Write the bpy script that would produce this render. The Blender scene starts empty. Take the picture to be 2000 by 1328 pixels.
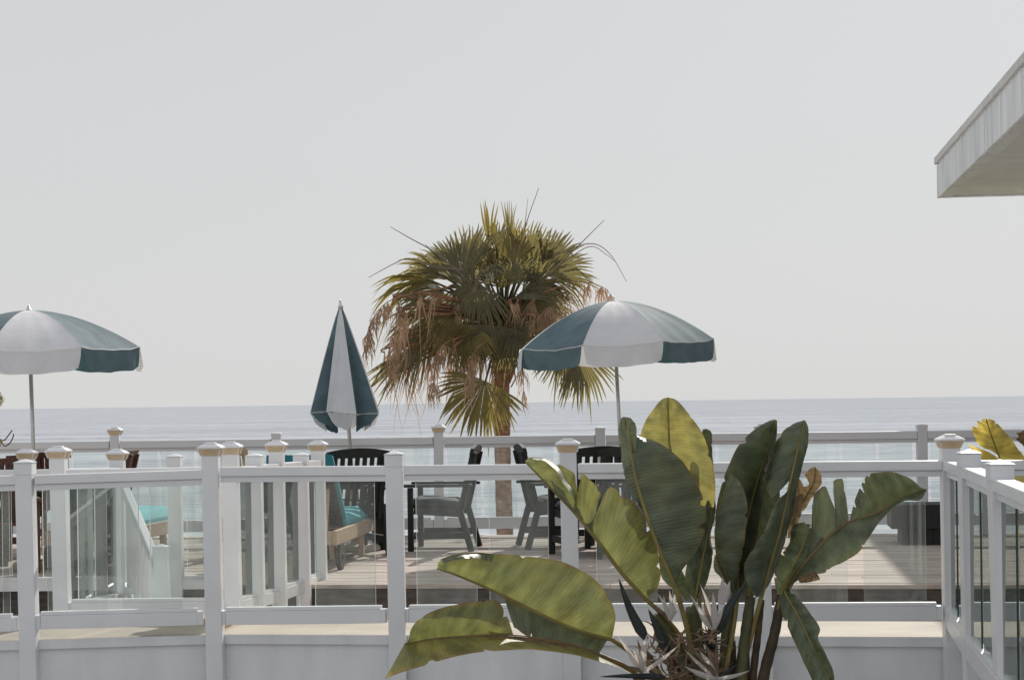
import bpy, bmesh, math, random
from mathutils import Vector, Matrix

R = math.radians
SC = bpy.context.scene
COL = SC.collection

# ------------------------------------------------------------------ camera
EYE = 2.3
FPX, PX0, PY0, ROLL = 3600.0, 1000.0, 785.5, 0.0128
cam_d = bpy.data.cameras.new('camera')
cam_d.sensor_width = 36.0
cam_d.lens = 36.0 * FPX / 2000.0
cam_d.shift_y = (PY0 - 664.0) / 2000.0
cam_d.clip_start = 0.1
cam_d.clip_end = 120000.0
cam = bpy.data.objects.new('camera', cam_d)
COL.objects.link(cam)
cam.location = (0, 0, EYE)
cam.rotation_euler = (R(90), ROLL, 0)
SC.camera = cam

# ------------------------------------------------------------------ light
SUN_EL, SUN_AZ = R(31.0), R(19.0)          # azimuth measured from +Y towards +X
sun_d = bpy.data.lights.new('sun', 'SUN')
sun_d.energy = 4.4
sun_d.angle = R(0.6)
sun_d.color = (1.0, 0.945, 0.87)
sun = bpy.data.objects.new('sun', sun_d)
COL.objects.link(sun)
sd = Vector((math.sin(SUN_AZ) * math.cos(SUN_EL), math.cos(SUN_AZ) * math.cos(SUN_EL), math.sin(SUN_EL)))
sun.rotation_euler = sd.to_track_quat('Z', 'Y').to_euler()
sun.location = (10, 30, 40)

world = bpy.data.worlds.new('World')
SC.world = world
world.use_nodes = True
wt = world.node_tree
wt.nodes.clear()
w_out = wt.nodes.new('ShaderNodeOutputWorld')
w_bg = wt.nodes.new('ShaderNodeBackground')
w_sky = wt.nodes.new('ShaderNodeTexSky')
w_sky.sky_type = 'NISHITA'
w_sky.sun_disc = False
w_sky.sun_elevation = SUN_EL
w_sky.sun_rotation = SUN_AZ
w_sky.altitude = 10
w_sky.air_density = 0.7
w_sky.dust_density = 4.0
w_sky.ozone_density = 1.0
w_hs = wt.nodes.new('ShaderNodeHueSaturation')     # marine haze: a nearly colourless sky
w_hs.inputs['Saturation'].default_value = 0.22
w_mx = wt.nodes.new('ShaderNodeMix')
w_mx.data_type = 'RGBA'
w_mx.inputs[0].default_value = 0.975
w_mx.inputs[7].default_value = (6.42, 6.54, 6.66, 1)    # even veil of high haze
# the veil is whiter and warmer low down, a little bluer higher up, all the way round
w_tc = wt.nodes.new('ShaderNodeTexCoord')
w_sep = wt.nodes.new('ShaderNodeSeparateXYZ')
wt.links.new(w_tc.outputs['Generated'], w_sep.inputs[0])
w_rm = wt.nodes.new('ShaderNodeValToRGB')
w_rm.color_ramp.elements[0].position = 0.0
w_rm.color_ramp.elements[0].color = (0.682, 0.682, 0.674, 1)
w_rm.color_ramp.elements[1].position = 0.26
w_rm.color_ramp.elements[1].color = (0.622, 0.644, 0.668, 1)
wt.links.new(w_sep.outputs[2], w_rm.inputs[0])
w_sc = wt.nodes.new('ShaderNodeMix')
w_sc.data_type = 'RGBA'
w_sc.blend_type = 'MULTIPLY'
w_sc.inputs[0].default_value = 1.0
w_sc.clamp_result = False
w_sc.inputs[7].default_value = (10, 10, 10, 1)
wt.links.new(w_rm.outputs[0], w_sc.inputs[6])
wt.links.new(w_sc.outputs[2], w_mx.inputs[7])
wt.links.new(w_sky.outputs[0], w_hs.inputs['Color'])
wt.links.new(w_hs.outputs[0], w_mx.inputs[6])
wt.links.new(w_mx.outputs[2], w_bg.inputs[0])
w_bg.inputs[1].default_value = 0.1
wt.links.new(w_bg.outputs[0], w_out.inputs[0])

SC.view_settings.view_transform = 'Standard'
SC.view_settings.look = 'None'
SC.view_settings.exposure = 0.0
SC.view_settings.gamma = 1.0
SC.view_settings.use_curve_mapping = False
SC.render.engine = 'CYCLES'
SC.cycles.max_bounces = 10
SC.cycles.transparent_max_bounces = 40
SC.cycles.use_denoising = True

# ------------------------------------------------------------------ helpers
THETA = 0.127
U = Vector((math.cos(THETA), -math.sin(THETA), 0))      # along the sea front, to the right
V = Vector((math.sin(THETA), math.cos(THETA), 0))       # away, towards the sea
Z = Vector((0, 0, 1))
CR = Vector((math.cos(ROLL), 0, -math.sin(ROLL)))
CU = Vector((math.sin(ROLL), 0, math.cos(ROLL)))


def at(px, py, Y):
    """the place at distance Y that the photograph shows at (px, py)"""
    cx, cy = (px - PX0) / FPX, (PY0 - py) / FPX
    return Vector((0, 0, EYE)) + Y * (Vector((0, 1, 0)) + CR * cx + CU * cy)


def lerp(a, b, t):
    return a + (b - a) * t


def crom(pts, t):
    """Catmull-Rom through pts, t in 0..len-1"""
    n = len(pts)
    if n == 1:
        return pts[0].copy()
    i = min(max(int(math.floor(t)), 0), n - 2)
    f = t - i
    p1, p2 = pts[i], pts[i + 1]
    p0 = pts[i - 1] if i > 0 else p1 * 2 - p2
    p3 = pts[i + 2] if i + 2 < n else p2 * 2 - p1
    return 0.5 * ((2 * p1) + (p2 - p0) * f + (2 * p0 - 5 * p1 + 4 * p2 - p3) * f * f + (3 * p1 - p0 - 3 * p2 + p3) * f ** 3)


class MB:
    def __init__(self):
        self.v, self.f, self.m, self.uv = [], [], [], {}

    def add(self, *ps):
        i = len(self.v)
        self.v.extend(Vector(p) for p in ps)
        return i

    def face(self, idx, m=0, uv=None):
        if uv is not None:
            self.uv[len(self.f)] = uv
        self.f.append(tuple(idx))
        self.m.append(m)

    def hexa(self, p, m=0, mside=None):
        """p: 4 bottom points (ccw from above) then 4 top"""
        i = self.add(*p)
        ms = m if mside is None else mside
        self.face((i + 3, i + 2, i + 1, i), m)
        self.face((i + 4, i + 5, i + 6, i + 7), m)
        for a in range(4):
            b = (a + 1) % 4
            self.face((i + a, i + b, i + 4 + b, i + 4 + a), ms)

    def obox(self, c, hx, hy, hz, m=0):
        c = Vector(c)
        p = [c - hx - hy - hz, c + hx - hy - hz, c + hx + hy - hz, c - hx + hy - hz,
             c - hx - hy + hz, c + hx - hy + hz, c + hx + hy + hz, c - hx + hy + hz]
        self.hexa(p, m)

    def box(self, x0, x1, y0, y1, z0, z1, m=0):
        self.obox(((x0 + x1) / 2, (y0 + y1) / 2, (z0 + z1) / 2), Vector(((x1 - x0) / 2, 0, 0)),
                  Vector((0, (y1 - y0) / 2, 0)), Vector((0, 0, (z1 - z0) / 2)), m)

    def beam(self, p0, p1, w, h, up=Z, m=0):
        p0, p1 = Vector(p0), Vector(p1)
        d = (p1 - p0)
        s = d.cross(up)
        s = s.normalized() * (w / 2) if s.length > 1e-6 else Vector((w / 2, 0, 0))
        u = s.cross(d).normalized() * (h / 2)
        p = [p0 - s - u, p0 + s - u, p1 + s - u, p1 - s - u, p0 - s + u, p0 + s + u, p1 + s + u, p1 - s + u]
        self.hexa(p, m)

    def tube(self, pts, rad, n=8, m=0, caps=True):
        pts = [Vector(p) for p in pts]
        if not isinstance(rad, (list, tuple)):
            rad = [rad] * len(pts)
        rings = []
        ref = None
        for k, p in enumerate(pts):
            a = pts[max(k - 1, 0)]
            b = pts[min(k + 1, len(pts) - 1)]
            d = (b - a).normalized()
            if ref is None:
                ref = Vector((0, 0, 1)) if abs(d.z) < 0.9 else Vector((1, 0, 0))
            s = d.cross(ref).normalized()
            t = s.cross(d).normalized()
            ref = t
            i = len(self.v)
            for j in range(n):
                an = 2 * math.pi * j / n
                self.v.append(p + (s * math.cos(an) + t * math.sin(an)) * rad[k])
            rings.append(i)
        for k in range(len(rings) - 1):
            a, b = rings[k], rings[k + 1]
            for j in range(n):
                q = (j + 1) % n
                self.face((a + j, b + j, b + q, a + q), m)
        if caps:
            self.face([rings[0] + j for j in range(n)], m)
            self.face([rings[-1] + j for j in reversed(range(n))], m)

    def lathe(self, prof, n=24, c=(0, 0, 0), m=0):
        c = Vector(c)
        rings = []
        for r, z in prof:
            i = len(self.v)
            for j in range(n):
                an = 2 * math.pi * j / n
                self.v.append(c + Vector((r * math.cos(an), r * math.sin(an), z)))
            rings.append(i)
        for k in range(len(rings) - 1):
            a, b = rings[k], rings[k + 1]
            for j in range(n):
                q = (j + 1) % n
                self.face((a + j, a + q, b + q, b + j), m)
        self.face([rings[0] + j for j in reversed(range(n))], m)
        self.face([rings[-1] + j for j in range(n)], m)

    def grid(self, fn, nu, nv, m=0, uvfn=None):
        """fn(i/nu, j/nv) -> point"""
        i0 = len(self.v)
        for i in range(nu + 1):
            for j in range(nv + 1):
                self.v.append(Vector(fn(i / nu, j / nv)))
        for i in range(nu):
            for j in range(nv):
                a = i0 + i * (nv + 1) + j
                q = (a, a + nv + 1, a + nv + 2, a + 1)
                uv = None
                if uvfn:
                    uv = [uvfn(i / nu, j / nv), uvfn((i + 1) / nu, j / nv), uvfn((i + 1) / nu, (j + 1) / nv), uvfn(i / nu, (j + 1) / nv)]
                self.face(q, m, uv)

    def mesh(self, name, mats, bevel=0.0, smooth=False, fix=True):
        me = bpy.data.meshes.new(name)
        me.from_pydata([tuple(p) for p in self.v], [], self.f)
        for mm in (mats if isinstance(mats, (list, tuple)) else [mats]):
            me.materials.append(mm)
        me.polygons.foreach_set('material_index', self.m)
        if self.uv:
            ul = me.uv_layers.new(name='UVMap')
            for fi, uvs in self.uv.items():
                po = me.polygons[fi]
                for k, li in enumerate(po.loop_indices):
                    ul.data[li].uv = uvs[k]
        if fix or bevel > 0:
            bm = bmesh.new()
            bm.from_mesh(me)
            if fix:
                bmesh.ops.recalc_face_normals(bm, faces=bm.faces)
            if bevel > 0:
                es = [e for e in bm.edges if len(e.link_faces) == 2 and e.calc_face_angle(0) > 0.6]
                bmesh.ops.bevel(bm, geom=es, offset=bevel, segments=2, affect='EDGES', profile=0.6, clamp_overlap=True)
            bm.to_mesh(me)
            bm.free()
        if smooth:
            me.polygons.foreach_set('use_smooth', [True] * len(me.polygons))
        me.update()
        return me

    def build(self, name, mats, parent=None, bevel=0.0, smooth=False, fix=True, label=None):
        o = bpy.data.objects.new(name, self.mesh(name, mats, bevel, smooth, fix))
        COL.objects.link(o)
        if parent is not None:
            adopt(o, parent)
        if label:
            o['label'] = label
        return o


def world_loc(o):
    return o.matrix_world.translation if o is None else Vector(o.get('_base', (0, 0, 0)))


def adopt(o, parent):
    """parent o (built in world coordinates) without moving it"""
    o.parent = parent
    if parent.type == 'EMPTY' and parent.get('fixed'):
        o.matrix_parent_inverse = Matrix.Translation(-parent.location)


def thing(name, label, cat, loc=(0, 0, 0), rz=0.0, group=None, fixed=False):
    o = bpy.data.objects.new(name, None)
    o.empty_display_size = 0.2
    COL.objects.link(o)
    o.location = loc
    o.rotation_euler = (0, 0, rz)
    o['label'] = label
    o['category'] = cat
    if group:
        o['group'] = group
    if fixed:
        o['fixed'] = True
    return o


def copy_tree(o, parent=None):
    c = o.copy()
    COL.objects.link(c)
    c.parent = parent
    for ch in list(o.children):
        copy_tree(ch, c)
    return c


def struct(o, name=None):
    o['kind'] = 'structure'
    return o


# ------------------------------------------------------------------ materials
def newmat(name):
    m = bpy.data.materials.new(name)
    m.use_nodes = True
    nt = m.node_tree
    nt.nodes.clear()
    out = nt.nodes.new('ShaderNodeOutputMaterial')
    return m, nt, out


def N(nt, t, **kw):
    n = nt.nodes.new(t)
    for k, v in kw.items():
        setattr(n, k, v)
    return n


def simple(name, col, rough=0.5, var=0.08, scale=6.0, bump=0.0, bscale=60.0, stretch=(1, 1, 1), spec=0.5, metal=0.0, col2=None, coat=0.0, objvar=0.0, transl=0.0, tcol=None, sheen=0.0):
    m, nt, out = newmat(name)
    b = N(nt, 'ShaderNodeBsdfPrincipled')
    b.inputs['Roughness'].default_value = rough
    b.inputs['Metallic'].default_value = metal
    b.inputs['Specular IOR Level'].default_value = spec
    b.inputs['Coat Weight'].default_value = coat
    b.inputs['Sheen Weight'].default_value = sheen
    b.inputs['Sheen Roughness'].default_value = 0.45
    geo = N(nt, 'ShaderNodeTexCoord')
    mp = N(nt, 'ShaderNodeMapping')
    mp.inputs['Scale'].default_value = stretch
    nt.links.new(geo.outputs['Object'], mp.inputs[0])
    no = N(nt, 'ShaderNodeTexNoise')
    no.inputs['Scale'].default_value = scale
    no.inputs['Detail'].default_value = 6
    nt.links.new(mp.outputs[0], no.inputs['Vector'])
    ramp = N(nt, 'ShaderNodeValToRGB')
    c2 = col2 if col2 else tuple(max(0, c * (1 - 2.2 * var)) for c in col)
    c1 = tuple(min(1, c * (1 + var)) for c in col)
    ramp.color_ramp.elements[0].position = 0.3
    ramp.color_ramp.elements[1].position = 0.7
    ramp.color_ramp.elements[0].color = (*c2, 1)
    ramp.color_ramp.elements[1].color = (*c1, 1)
    nt.links.new(no.outputs['Fac'], ramp.inputs[0])
    csock = ramp.outputs[0]
    if objvar > 0:
        oi = N(nt, 'ShaderNodeObjectInfo')
        mr = N(nt, 'ShaderNodeMapRange')
        mr.inputs[3].default_value = 1 - objvar
        mr.inputs[4].default_value = 1 + objvar
        nt.links.new(oi.outputs['Random'], mr.inputs[0])
        hs = N(nt, 'ShaderNodeHueSaturation')
        nt.links.new(mr.outputs[0], hs.inputs['Value'])
        nt.links.new(csock, hs.inputs['Color'])
        csock = hs.outputs[0]
    nt.links.new(csock, b.inputs['Base Color'])
    if bump > 0:
        n2 = N(nt, 'ShaderNodeTexNoise')
        n2.inputs['Scale'].default_value = bscale
        n2.inputs['Detail'].default_value = 5
        nt.links.new(mp.outputs[0], n2.inputs['Vector'])
        bp = N(nt, 'ShaderNodeBump')
        bp.inputs['Strength'].default_value = bump
        bp.inputs['Distance'].default_value = 0.01
        nt.links.new(n2.outputs['Fac'], bp.inputs['Height'])
        nt.links.new(bp.outputs[0], b.inputs['Normal'])
    if transl > 0:
        tr = N(nt, 'ShaderNodeBsdfTranslucent')
        if tcol:
            tr.inputs[0].default_value = (*tcol, 1)
        else:
            nt.links.new(csock, tr.inputs[0])
        mx = N(nt, 'ShaderNodeMixShader')
        mx.inputs[0].default_value = transl
        nt.links.new(b.outputs[0], mx.inputs[1])
        nt.links.new(tr.outputs[0], mx.inputs[2])
        nt.links.new(mx.outputs[0], out.inputs[0])
    else:
        nt.links.new(b.outputs[0], out.inputs[0])
    return m


def glass_mat(name, tint, dust):
    m, nt, out = newmat(name)
    tp = N(nt, 'ShaderNodeBsdfTransparent')
    tp.inputs[0].default_value = (*tint, 1)
    gl = N(nt, 'ShaderNodeBsdfGlossy')
    gl.inputs['Roughness'].default_value = 0.02
    gl.inputs[0].default_value = (0.9, 0.95, 0.93, 1)
    fr = N(nt, 'ShaderNodeFresnel')
    fr.inputs[0].default_value = 1.45
    mx = N(nt, 'ShaderNodeMixShader')
    nt.links.new(fr.outputs[0], mx.inputs[0])
    nt.links.new(tp.outputs[0], mx.inputs[1])
    nt.links.new(gl.outputs[0], mx.inputs[2])
    tl = N(nt, 'ShaderNodeBsdfTranslucent')
    tl.inputs[0].default_value = (0.85, 0.86, 0.86, 1)
    df = N(nt, 'ShaderNodeBsdfDiffuse')
    df.inputs[0].default_value = (0.8, 0.8, 0.8, 1)
    m2 = N(nt, 'ShaderNodeMixShader')
    m2.inputs[0].default_value = 0.5
    nt.links.new(tl.outputs[0], m2.inputs[1])
    nt.links.new(df.outputs[0], m2.inputs[2])
    tc = N(nt, 'ShaderNodeTexCoord')
    mp = N(nt, 'ShaderNodeMapping')
    mp.inputs['Scale'].default_value = (3.0, 3.0, 0.8)
    nt.links.new(tc.outputs['Object'], mp.inputs[0])
    no = N(nt, 'ShaderNodeTexNoise')
    no.inputs['Scale'].default_value = 3.0
    no.inputs['Detail'].default_value = 5
    nt.links.new(mp.outputs[0], no.inputs['Vector'])
    mr = N(nt, 'ShaderNodeMapRange')
    mr.inputs[1].default_value = 0.3
    mr.inputs[2].default_value = 0.75
    mr.inputs[3].default_value = dust * 0.4
    mr.inputs[4].default_value = dust * 2.0
    nt.links.new(no.outputs['Fac'], mr.inputs[0])
    m3 = N(nt, 'ShaderNodeMixShader')
    nt.links.new(mr.outputs[0], m3.inputs[0])
    nt.links.new(mx.outputs[0], m3.inputs[1])
    nt.links.new(m2.outputs[0], m3.inputs[2])
    nt.links.new(m3.outputs[0], out.inputs[0])
    return m


M = {}
M['vinyl'] = simple('white_vinyl', (0.765, 0.77, 0.79), 0.30, 0.03, 3.5, bump=0.02, bscale=25)
M['vinyl_far'] = simple('white_vinyl_weathered', (0.66, 0.66, 0.68), 0.5, 0.03, 2.0)
M['stucco'] = simple('white_stucco', (0.84, 0.845, 0.87), 0.85, 0.05, 2.2, bump=0.35, bscale=120, stretch=(2, 2, 0.5))
M['coping'] = simple('cream_coping', (0.37, 0.33, 0.275), 0.8, 0.1, 2.2, bump=0.25, bscale=90)
M['cream_lamp'] = simple('cream_lamp_plastic', (0.88, 0.78, 0.62), 0.4, 0.08, 30, transl=0.6, tcol=(0.95, 0.80, 0.58))
M['glass'] = glass_mat('salt_sprayed_glass', (0.935, 0.955, 0.95), 0.019)
M['glass_clear'] = glass_mat('green_tinted_glass', (0.95, 0.972, 0.966), 0.014)
M['glass_edge'] = simple('pale_glass_edge', (0.70, 0.74, 0.73), 0.25, 0.05, 20)  # pane edges that catch the sun: that light is put into the colour
M['glass_edge_dark'] = simple('dark_green_glass_edge', (0.012, 0.045, 0.036), 0.2, 0.2, 20)
M['deck'] = simple('weathered_deck_board', (0.50, 0.43, 0.38), 0.85, 0.14, 3.0, bump=0.3, bscale=30, stretch=(1, 9, 9), objvar=0.10, spec=0.15)
M['fascia_dark'] = simple('dark_deck_fascia', (0.095, 0.080, 0.070), 0.75, 0.25, 4, bump=0.2, bscale=50, stretch=(1, 6, 6), objvar=0.15)
M['concrete'] = simple('tan_concrete', (0.42, 0.35, 0.28), 0.85, 0.1, 1.5, bump=0.2, bscale=60)
M['paving'] = simple('pale_patio_concrete', (0.33, 0.32, 0.315), 0.9, 0.08, 1.2, bump=0.2, bscale=50)
M['soil'] = simple('planting_soil', (0.10, 0.075, 0.05), 0.95, 0.3, 6, bump=0.8, bscale=25)
M['bluff'] = simple('dry_bluff', (0.20, 0.17, 0.11), 0.95, 0.3, 0.4, bump=0.8, bscale=3, col2=(0.07, 0.085, 0.035))
M['black'] = simple('black_painted_wood', (0.015, 0.019, 0.016), 0.7, 0.25, 12, bump=0.15, bscale=60, stretch=(6, 6, 1))
M['cushion_dark'] = simple('dark_teal_cushion', (0.012, 0.024, 0.028), 0.85, 0.2, 25, bump=0.25, bscale=160)
M['redwood'] = simple('red_brown_wood', (0.105, 0.037, 0.020), 0.55, 0.25, 10, bump=0.15, bscale=60, stretch=(5, 5, 1), objvar=0.12)
M['brownwood'] = simple('dark_brown_wood', (0.060, 0.040, 0.028), 0.6, 0.25, 10, bump=0.15, bscale=60, stretch=(5, 5, 1))
M['palewood'] = simple('pale_natural_wood', (0.47, 0.34, 0.23), 0.6, 0.14, 8, bump=0.15, bscale=60, stretch=(4, 4, 1))
M['turq'] = simple('turquoise_canvas', (0.12, 0.44, 0.49), 0.85, 0.06, 14, bump=0.2, bscale=180, transl=0.12)
M['teal_back'] = simple('teal_canvas', (0.02, 0.16, 0.20), 0.85, 0.08, 14, bump=0.2, bscale=180)  # the turquoise canvas again, darkened: shade is put into its colour
M['metal'] = simple('brushed_metal_pole', (0.62, 0.60, 0.57), 0.35, 0.05, 20, metal=0.7)
M['beige'] = simple('beige_resin', (0.50, 0.44, 0.35), 0.7, 0.08, 10)
M['para_green'] = simple('dark_green_parasol_cloth', (0.118, 0.172, 0.200), 0.78, 0.10, 7, bump=0.3, bscale=9, spec=0.3, sheen=0.05, coat=0.0, transl=0.10, tcol=(0.03, 0.17, 0.15))
M['para_white'] = simple('white_parasol_cloth', (0.77, 0.77, 0.82), 0.7, 0.04, 5, bump=0.3, bscale=9, transl=0.26, tcol=(0.78, 0.75, 0.72))
M['para_trim'] = simple('white_parasol_trim', (0.78, 0.77, 0.75), 0.6, 0.03, 9, transl=0.2)
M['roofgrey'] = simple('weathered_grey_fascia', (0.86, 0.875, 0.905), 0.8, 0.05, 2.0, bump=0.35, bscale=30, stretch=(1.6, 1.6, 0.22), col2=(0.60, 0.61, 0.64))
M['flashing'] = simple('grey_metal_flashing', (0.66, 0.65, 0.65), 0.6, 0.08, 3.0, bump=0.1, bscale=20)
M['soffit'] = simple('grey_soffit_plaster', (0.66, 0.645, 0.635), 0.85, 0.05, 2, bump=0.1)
M['trunk'] = simple('palm_trunk_fibre', (0.36, 0.185, 0.115), 0.9, 0.28, 9, bump=1.0, bscale=18, stretch=(1, 1, 3.5))
M['boot'] = simple('dead_leaf_base', (0.34, 0.165, 0.095), 0.85, 0.3, 20, bump=0.5, bscale=40)
M['frond'] = simple('palm_frond_green', (0.135, 0.130, 0.078), 0.5, 0.22, 3.0, transl=0.40, tcol=(0.34, 0.285, 0.10), objvar=0.25)
M['frond_y'] = simple('palm_frond_yellow', (0.19, 0.155, 0.05), 0.5, 0.2, 3.0, transl=0.35, tcol=(0.40, 0.31, 0.07), objvar=0.15)
M['frond_d'] = simple('palm_frond_dead', (0.50, 0.34, 0.22), 0.8, 0.25, 4.0, transl=0.3, tcol=(0.52, 0.32, 0.19), objvar=0.25)
M['stalk_grey'] = simple('dry_flower_stalk', (0.20, 0.15, 0.12), 0.8, 0.2, 10)
M['stalk'] = simple('leaf_stalk_green', (0.080, 0.085, 0.030), 0.5, 0.3, 7, stretch=(3, 3, 1), col2=(0.05, 0.045, 0.02))
M['stalk_brown'] = simple('leaf_stalk_brown', (0.075, 0.045, 0.025), 0.7, 0.4, 9, bump=0.5, bscale=40, col2=(0.02, 0.018, 0.01))
M['midrib'] = simple('leaf_midrib', (0.27, 0.215, 0.065), 0.45, 0.15, 8, transl=0.15)
M['midrib_tan'] = simple('leaf_midrib_tan', (0.19, 0.125, 0.05), 0.5, 0.15, 8)
M['petal'] = simple('white_flower_petal', (0.52, 0.49, 0.47), 0.55, 0.10, 14, transl=0.3, tcol=(0.8, 0.72, 0.62))
M['petal_dry'] = simple('dried_flower_petal', (0.22, 0.15, 0.10), 0.8, 0.25, 16, transl=0.25)
M['spathe'] = simple('dark_flower_spathe', (0.026, 0.034, 0.036), 0.4, 0.25, 10)


def leaf_mat(name, base, yellow, edge, ymix, transl, tcol, vein=62.0):
    m, nt, out = newmat(name)
    b = N(nt, 'ShaderNodeBsdfPrincipled')
    b.inputs['Roughness'].default_value = 0.42
    b.inputs['Specular IOR Level'].default_value = 0.45
    uv = N(nt, 'ShaderNodeUVMap')
    tc = N(nt, 'ShaderNodeTexCoord')
    sep = N(nt, 'ShaderNodeSeparateXYZ')
    nt.links.new(uv.outputs[0], sep.inputs[0])
    # yellowing patches
    no = N(nt, 'ShaderNodeTexNoise')
    no.inputs['Scale'].default_value = 4.5
    no.inputs['Detail'].default_value = 6
    nt.links.new(tc.outputs['Object'], no.inputs['Vector'])
    mr = N(nt, 'ShaderNodeMapRange')
    mr.inputs[1].default_value = 0.47
    mr.inputs[2].default_value = 0.66
    mr.inputs[3].default_value = ymix * 0.1
    mr.inputs[4].default_value = min(1, ymix * 1.6)
    nt.links.new(no.outputs['Fac'], mr.inputs[0])
    mx1 = N(nt, 'ShaderNodeMix', data_type='RGBA')
    mx1.inputs[6].default_value = (*base, 1)
    mx1.inputs[7].default_value = (*yellow, 1)
    ey = N(nt, 'ShaderNodeMapRange')
    ey.interpolation_type = 'SMOOTHSTEP'
    ey.inputs[1].default_value = 0.62
    ey.inputs[2].default_value = 1.05
    ey.inputs[3].default_value = 0.0
    ey.inputs[4].default_value = min(1.0, ymix * 1.7)
    nt.links.new(sep.outputs[1], ey.inputs[0])
    my = N(nt, 'ShaderNodeMath', operation='MAXIMUM')
    nt.links.new(mr.outputs[0], my.inputs[0])
    nt.links.new(ey.outputs[0], my.inputs[1])
    nt.links.new(my.outputs[0], mx1.inputs[0])
    # veins: stripes along u, slightly wobbling
    wob = N(nt, 'ShaderNodeMath', operation='MULTIPLY_ADD')
    wob.inputs[1].default_value = 0.05
    nt.links.new(no.outputs['Fac'], wob.inputs[0])
    nt.links.new(sep.outputs[0], wob.inputs[2])
    ms = N(nt, 'ShaderNodeMath', operation='MULTIPLY')
    ms.inputs[1].default_value = vein * 6.283
    nt.links.new(wob.outputs[0], ms.inputs[0])
    sn = N(nt, 'ShaderNodeMath', operation='SINE')
    nt.links.new(ms.outputs[0], sn.inputs[0])
    vr = N(nt, 'ShaderNodeMapRange')
    vr.inputs[1].default_value = -1
    vr.inputs[2].default_value = 1
    vr.inputs[3].default_value = 0.94
    vr.inputs[4].default_value = 1.05
    nt.links.new(sn.outputs[0], vr.inputs[0])
    # streaks of different tone that run with the veins
    cmb = N(nt, 'ShaderNodeCombineXYZ')
    su = N(nt, 'ShaderNodeMath', operation='MULTIPLY')
    su.inputs[1].default_value = 17.0
    nt.links.new(sep.outputs[0], su.inputs[0])
    nt.links.new(su.outputs[0], cmb.inputs[0])
    sv = N(nt, 'ShaderNodeMath', operation='MULTIPLY')
    sv.inputs[1].default_value = 1.6
    nt.links.new(sep.outputs[1], sv.inputs[0])
    nt.links.new(sv.outputs[0], cmb.inputs[1])
    oi = N(nt, 'ShaderNodeObjectInfo')
    nt.links.new(oi.outputs['Random'], cmb.inputs[2])
    n3 = N(nt, 'ShaderNodeTexNoise')
    n3.inputs['Scale'].default_value = 1.0
    n3.inputs['Detail'].default_value = 4
    nt.links.new(cmb.outputs[0], n3.inputs['Vector'])
    r3 = N(nt, 'ShaderNodeMapRange')
    r3.inputs[1].default_value = 0.3
    r3.inputs[2].default_value = 0.7
    r3.inputs[3].default_value = 0.62
    r3.inputs[4].default_value = 1.38
    nt.links.new(n3.outputs['Fac'], r3.inputs[0])
    vm = N(nt, 'ShaderNodeMath', operation='MULTIPLY')
    nt.links.new(vr.outputs[0], vm.inputs[0])
    nt.links.new(r3.outputs[0], vm.inputs[1])
    hs = N(nt, 'ShaderNodeHueSaturation')
    nt.links.new(vm.outputs[0], hs.inputs['Value'])
    nt.links.new(mx1.outputs[2], hs.inputs['Color'])
    # brown, dry margin (v close to 1) of ragged width
    n4 = N(nt, 'ShaderNodeTexNoise')
    n4.inputs['Scale'].default_value = 22
    n4.inputs['Detail'].default_value = 4
    nt.links.new(tc.outputs['Object'], n4.inputs['Vector'])
    ad = N(nt, 'ShaderNodeMath', operation='MULTIPLY_ADD')
    ad.inputs[1].default_value = 0.16
    nt.links.new(n4.outputs['Fac'], ad.inputs[0])
    nt.links.new(sep.outputs[1], ad.inputs[2])
    er = N(nt, 'ShaderNodeMapRange')
    er.inputs[1].default_value = 1.02
    er.inputs[2].default_value = 1.08
    nt.links.new(ad.outputs[0], er.inputs[0])
    mx2 = N(nt, 'ShaderNodeMix', data_type='RGBA')
    mx2.inputs[7].default_value = (*edge, 1)
    nt.links.new(er.outputs[0], mx2.inputs[0])
    nt.links.new(hs.outputs[0], mx2.inputs[6])
    nt.links.new(mx2.outputs[2], b.inputs['Base Color'])
    bp = N(nt, 'ShaderNodeBump')
    bp.inputs['Strength'].default_value = 0.25
    bp.inputs['Distance'].default_value = 0.003
    nt.links.new(sn.outputs[0], bp.inputs['Height'])
    nt.links.new(bp.outputs[0], b.inputs['Normal'])
    tr = N(nt, 'ShaderNodeBsdfTranslucent')
    th = N(nt, 'ShaderNodeHueSaturation')
    th.inputs['Color'].default_value = (*tcol, 1)
    nt.links.new(vm.outputs[0], th.inputs['Value'])
    nt.links.new(th.outputs[0], tr.inputs[0])
    mx = N(nt, 'ShaderNodeMixShader')
    mx.inputs[0].default_value = transl
    nt.links.new(b.outputs[0], mx.inputs[1])
    nt.links.new(tr.outputs[0], mx.inputs[2])
    nt.links.new(mx.outputs[0], out.inputs[0])
    return m


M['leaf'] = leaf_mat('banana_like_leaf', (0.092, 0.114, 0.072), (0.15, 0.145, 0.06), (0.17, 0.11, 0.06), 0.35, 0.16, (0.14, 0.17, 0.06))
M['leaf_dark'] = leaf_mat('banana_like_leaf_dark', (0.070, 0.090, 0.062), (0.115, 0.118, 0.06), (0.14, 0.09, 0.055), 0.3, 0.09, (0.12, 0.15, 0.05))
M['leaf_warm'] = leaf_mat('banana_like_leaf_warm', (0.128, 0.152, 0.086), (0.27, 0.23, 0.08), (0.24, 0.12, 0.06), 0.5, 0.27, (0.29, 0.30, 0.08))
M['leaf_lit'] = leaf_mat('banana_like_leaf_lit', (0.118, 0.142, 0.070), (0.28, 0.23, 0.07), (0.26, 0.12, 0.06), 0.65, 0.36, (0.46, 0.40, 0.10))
M['leaf_gold'] = leaf_mat('banana_like_leaf_gold', (0.33, 0.26, 0.07), (0.42, 0.32, 0.08), (0.30, 0.16, 0.06), 0.6, 0.5, (0.80, 0.62, 0.12))
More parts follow.
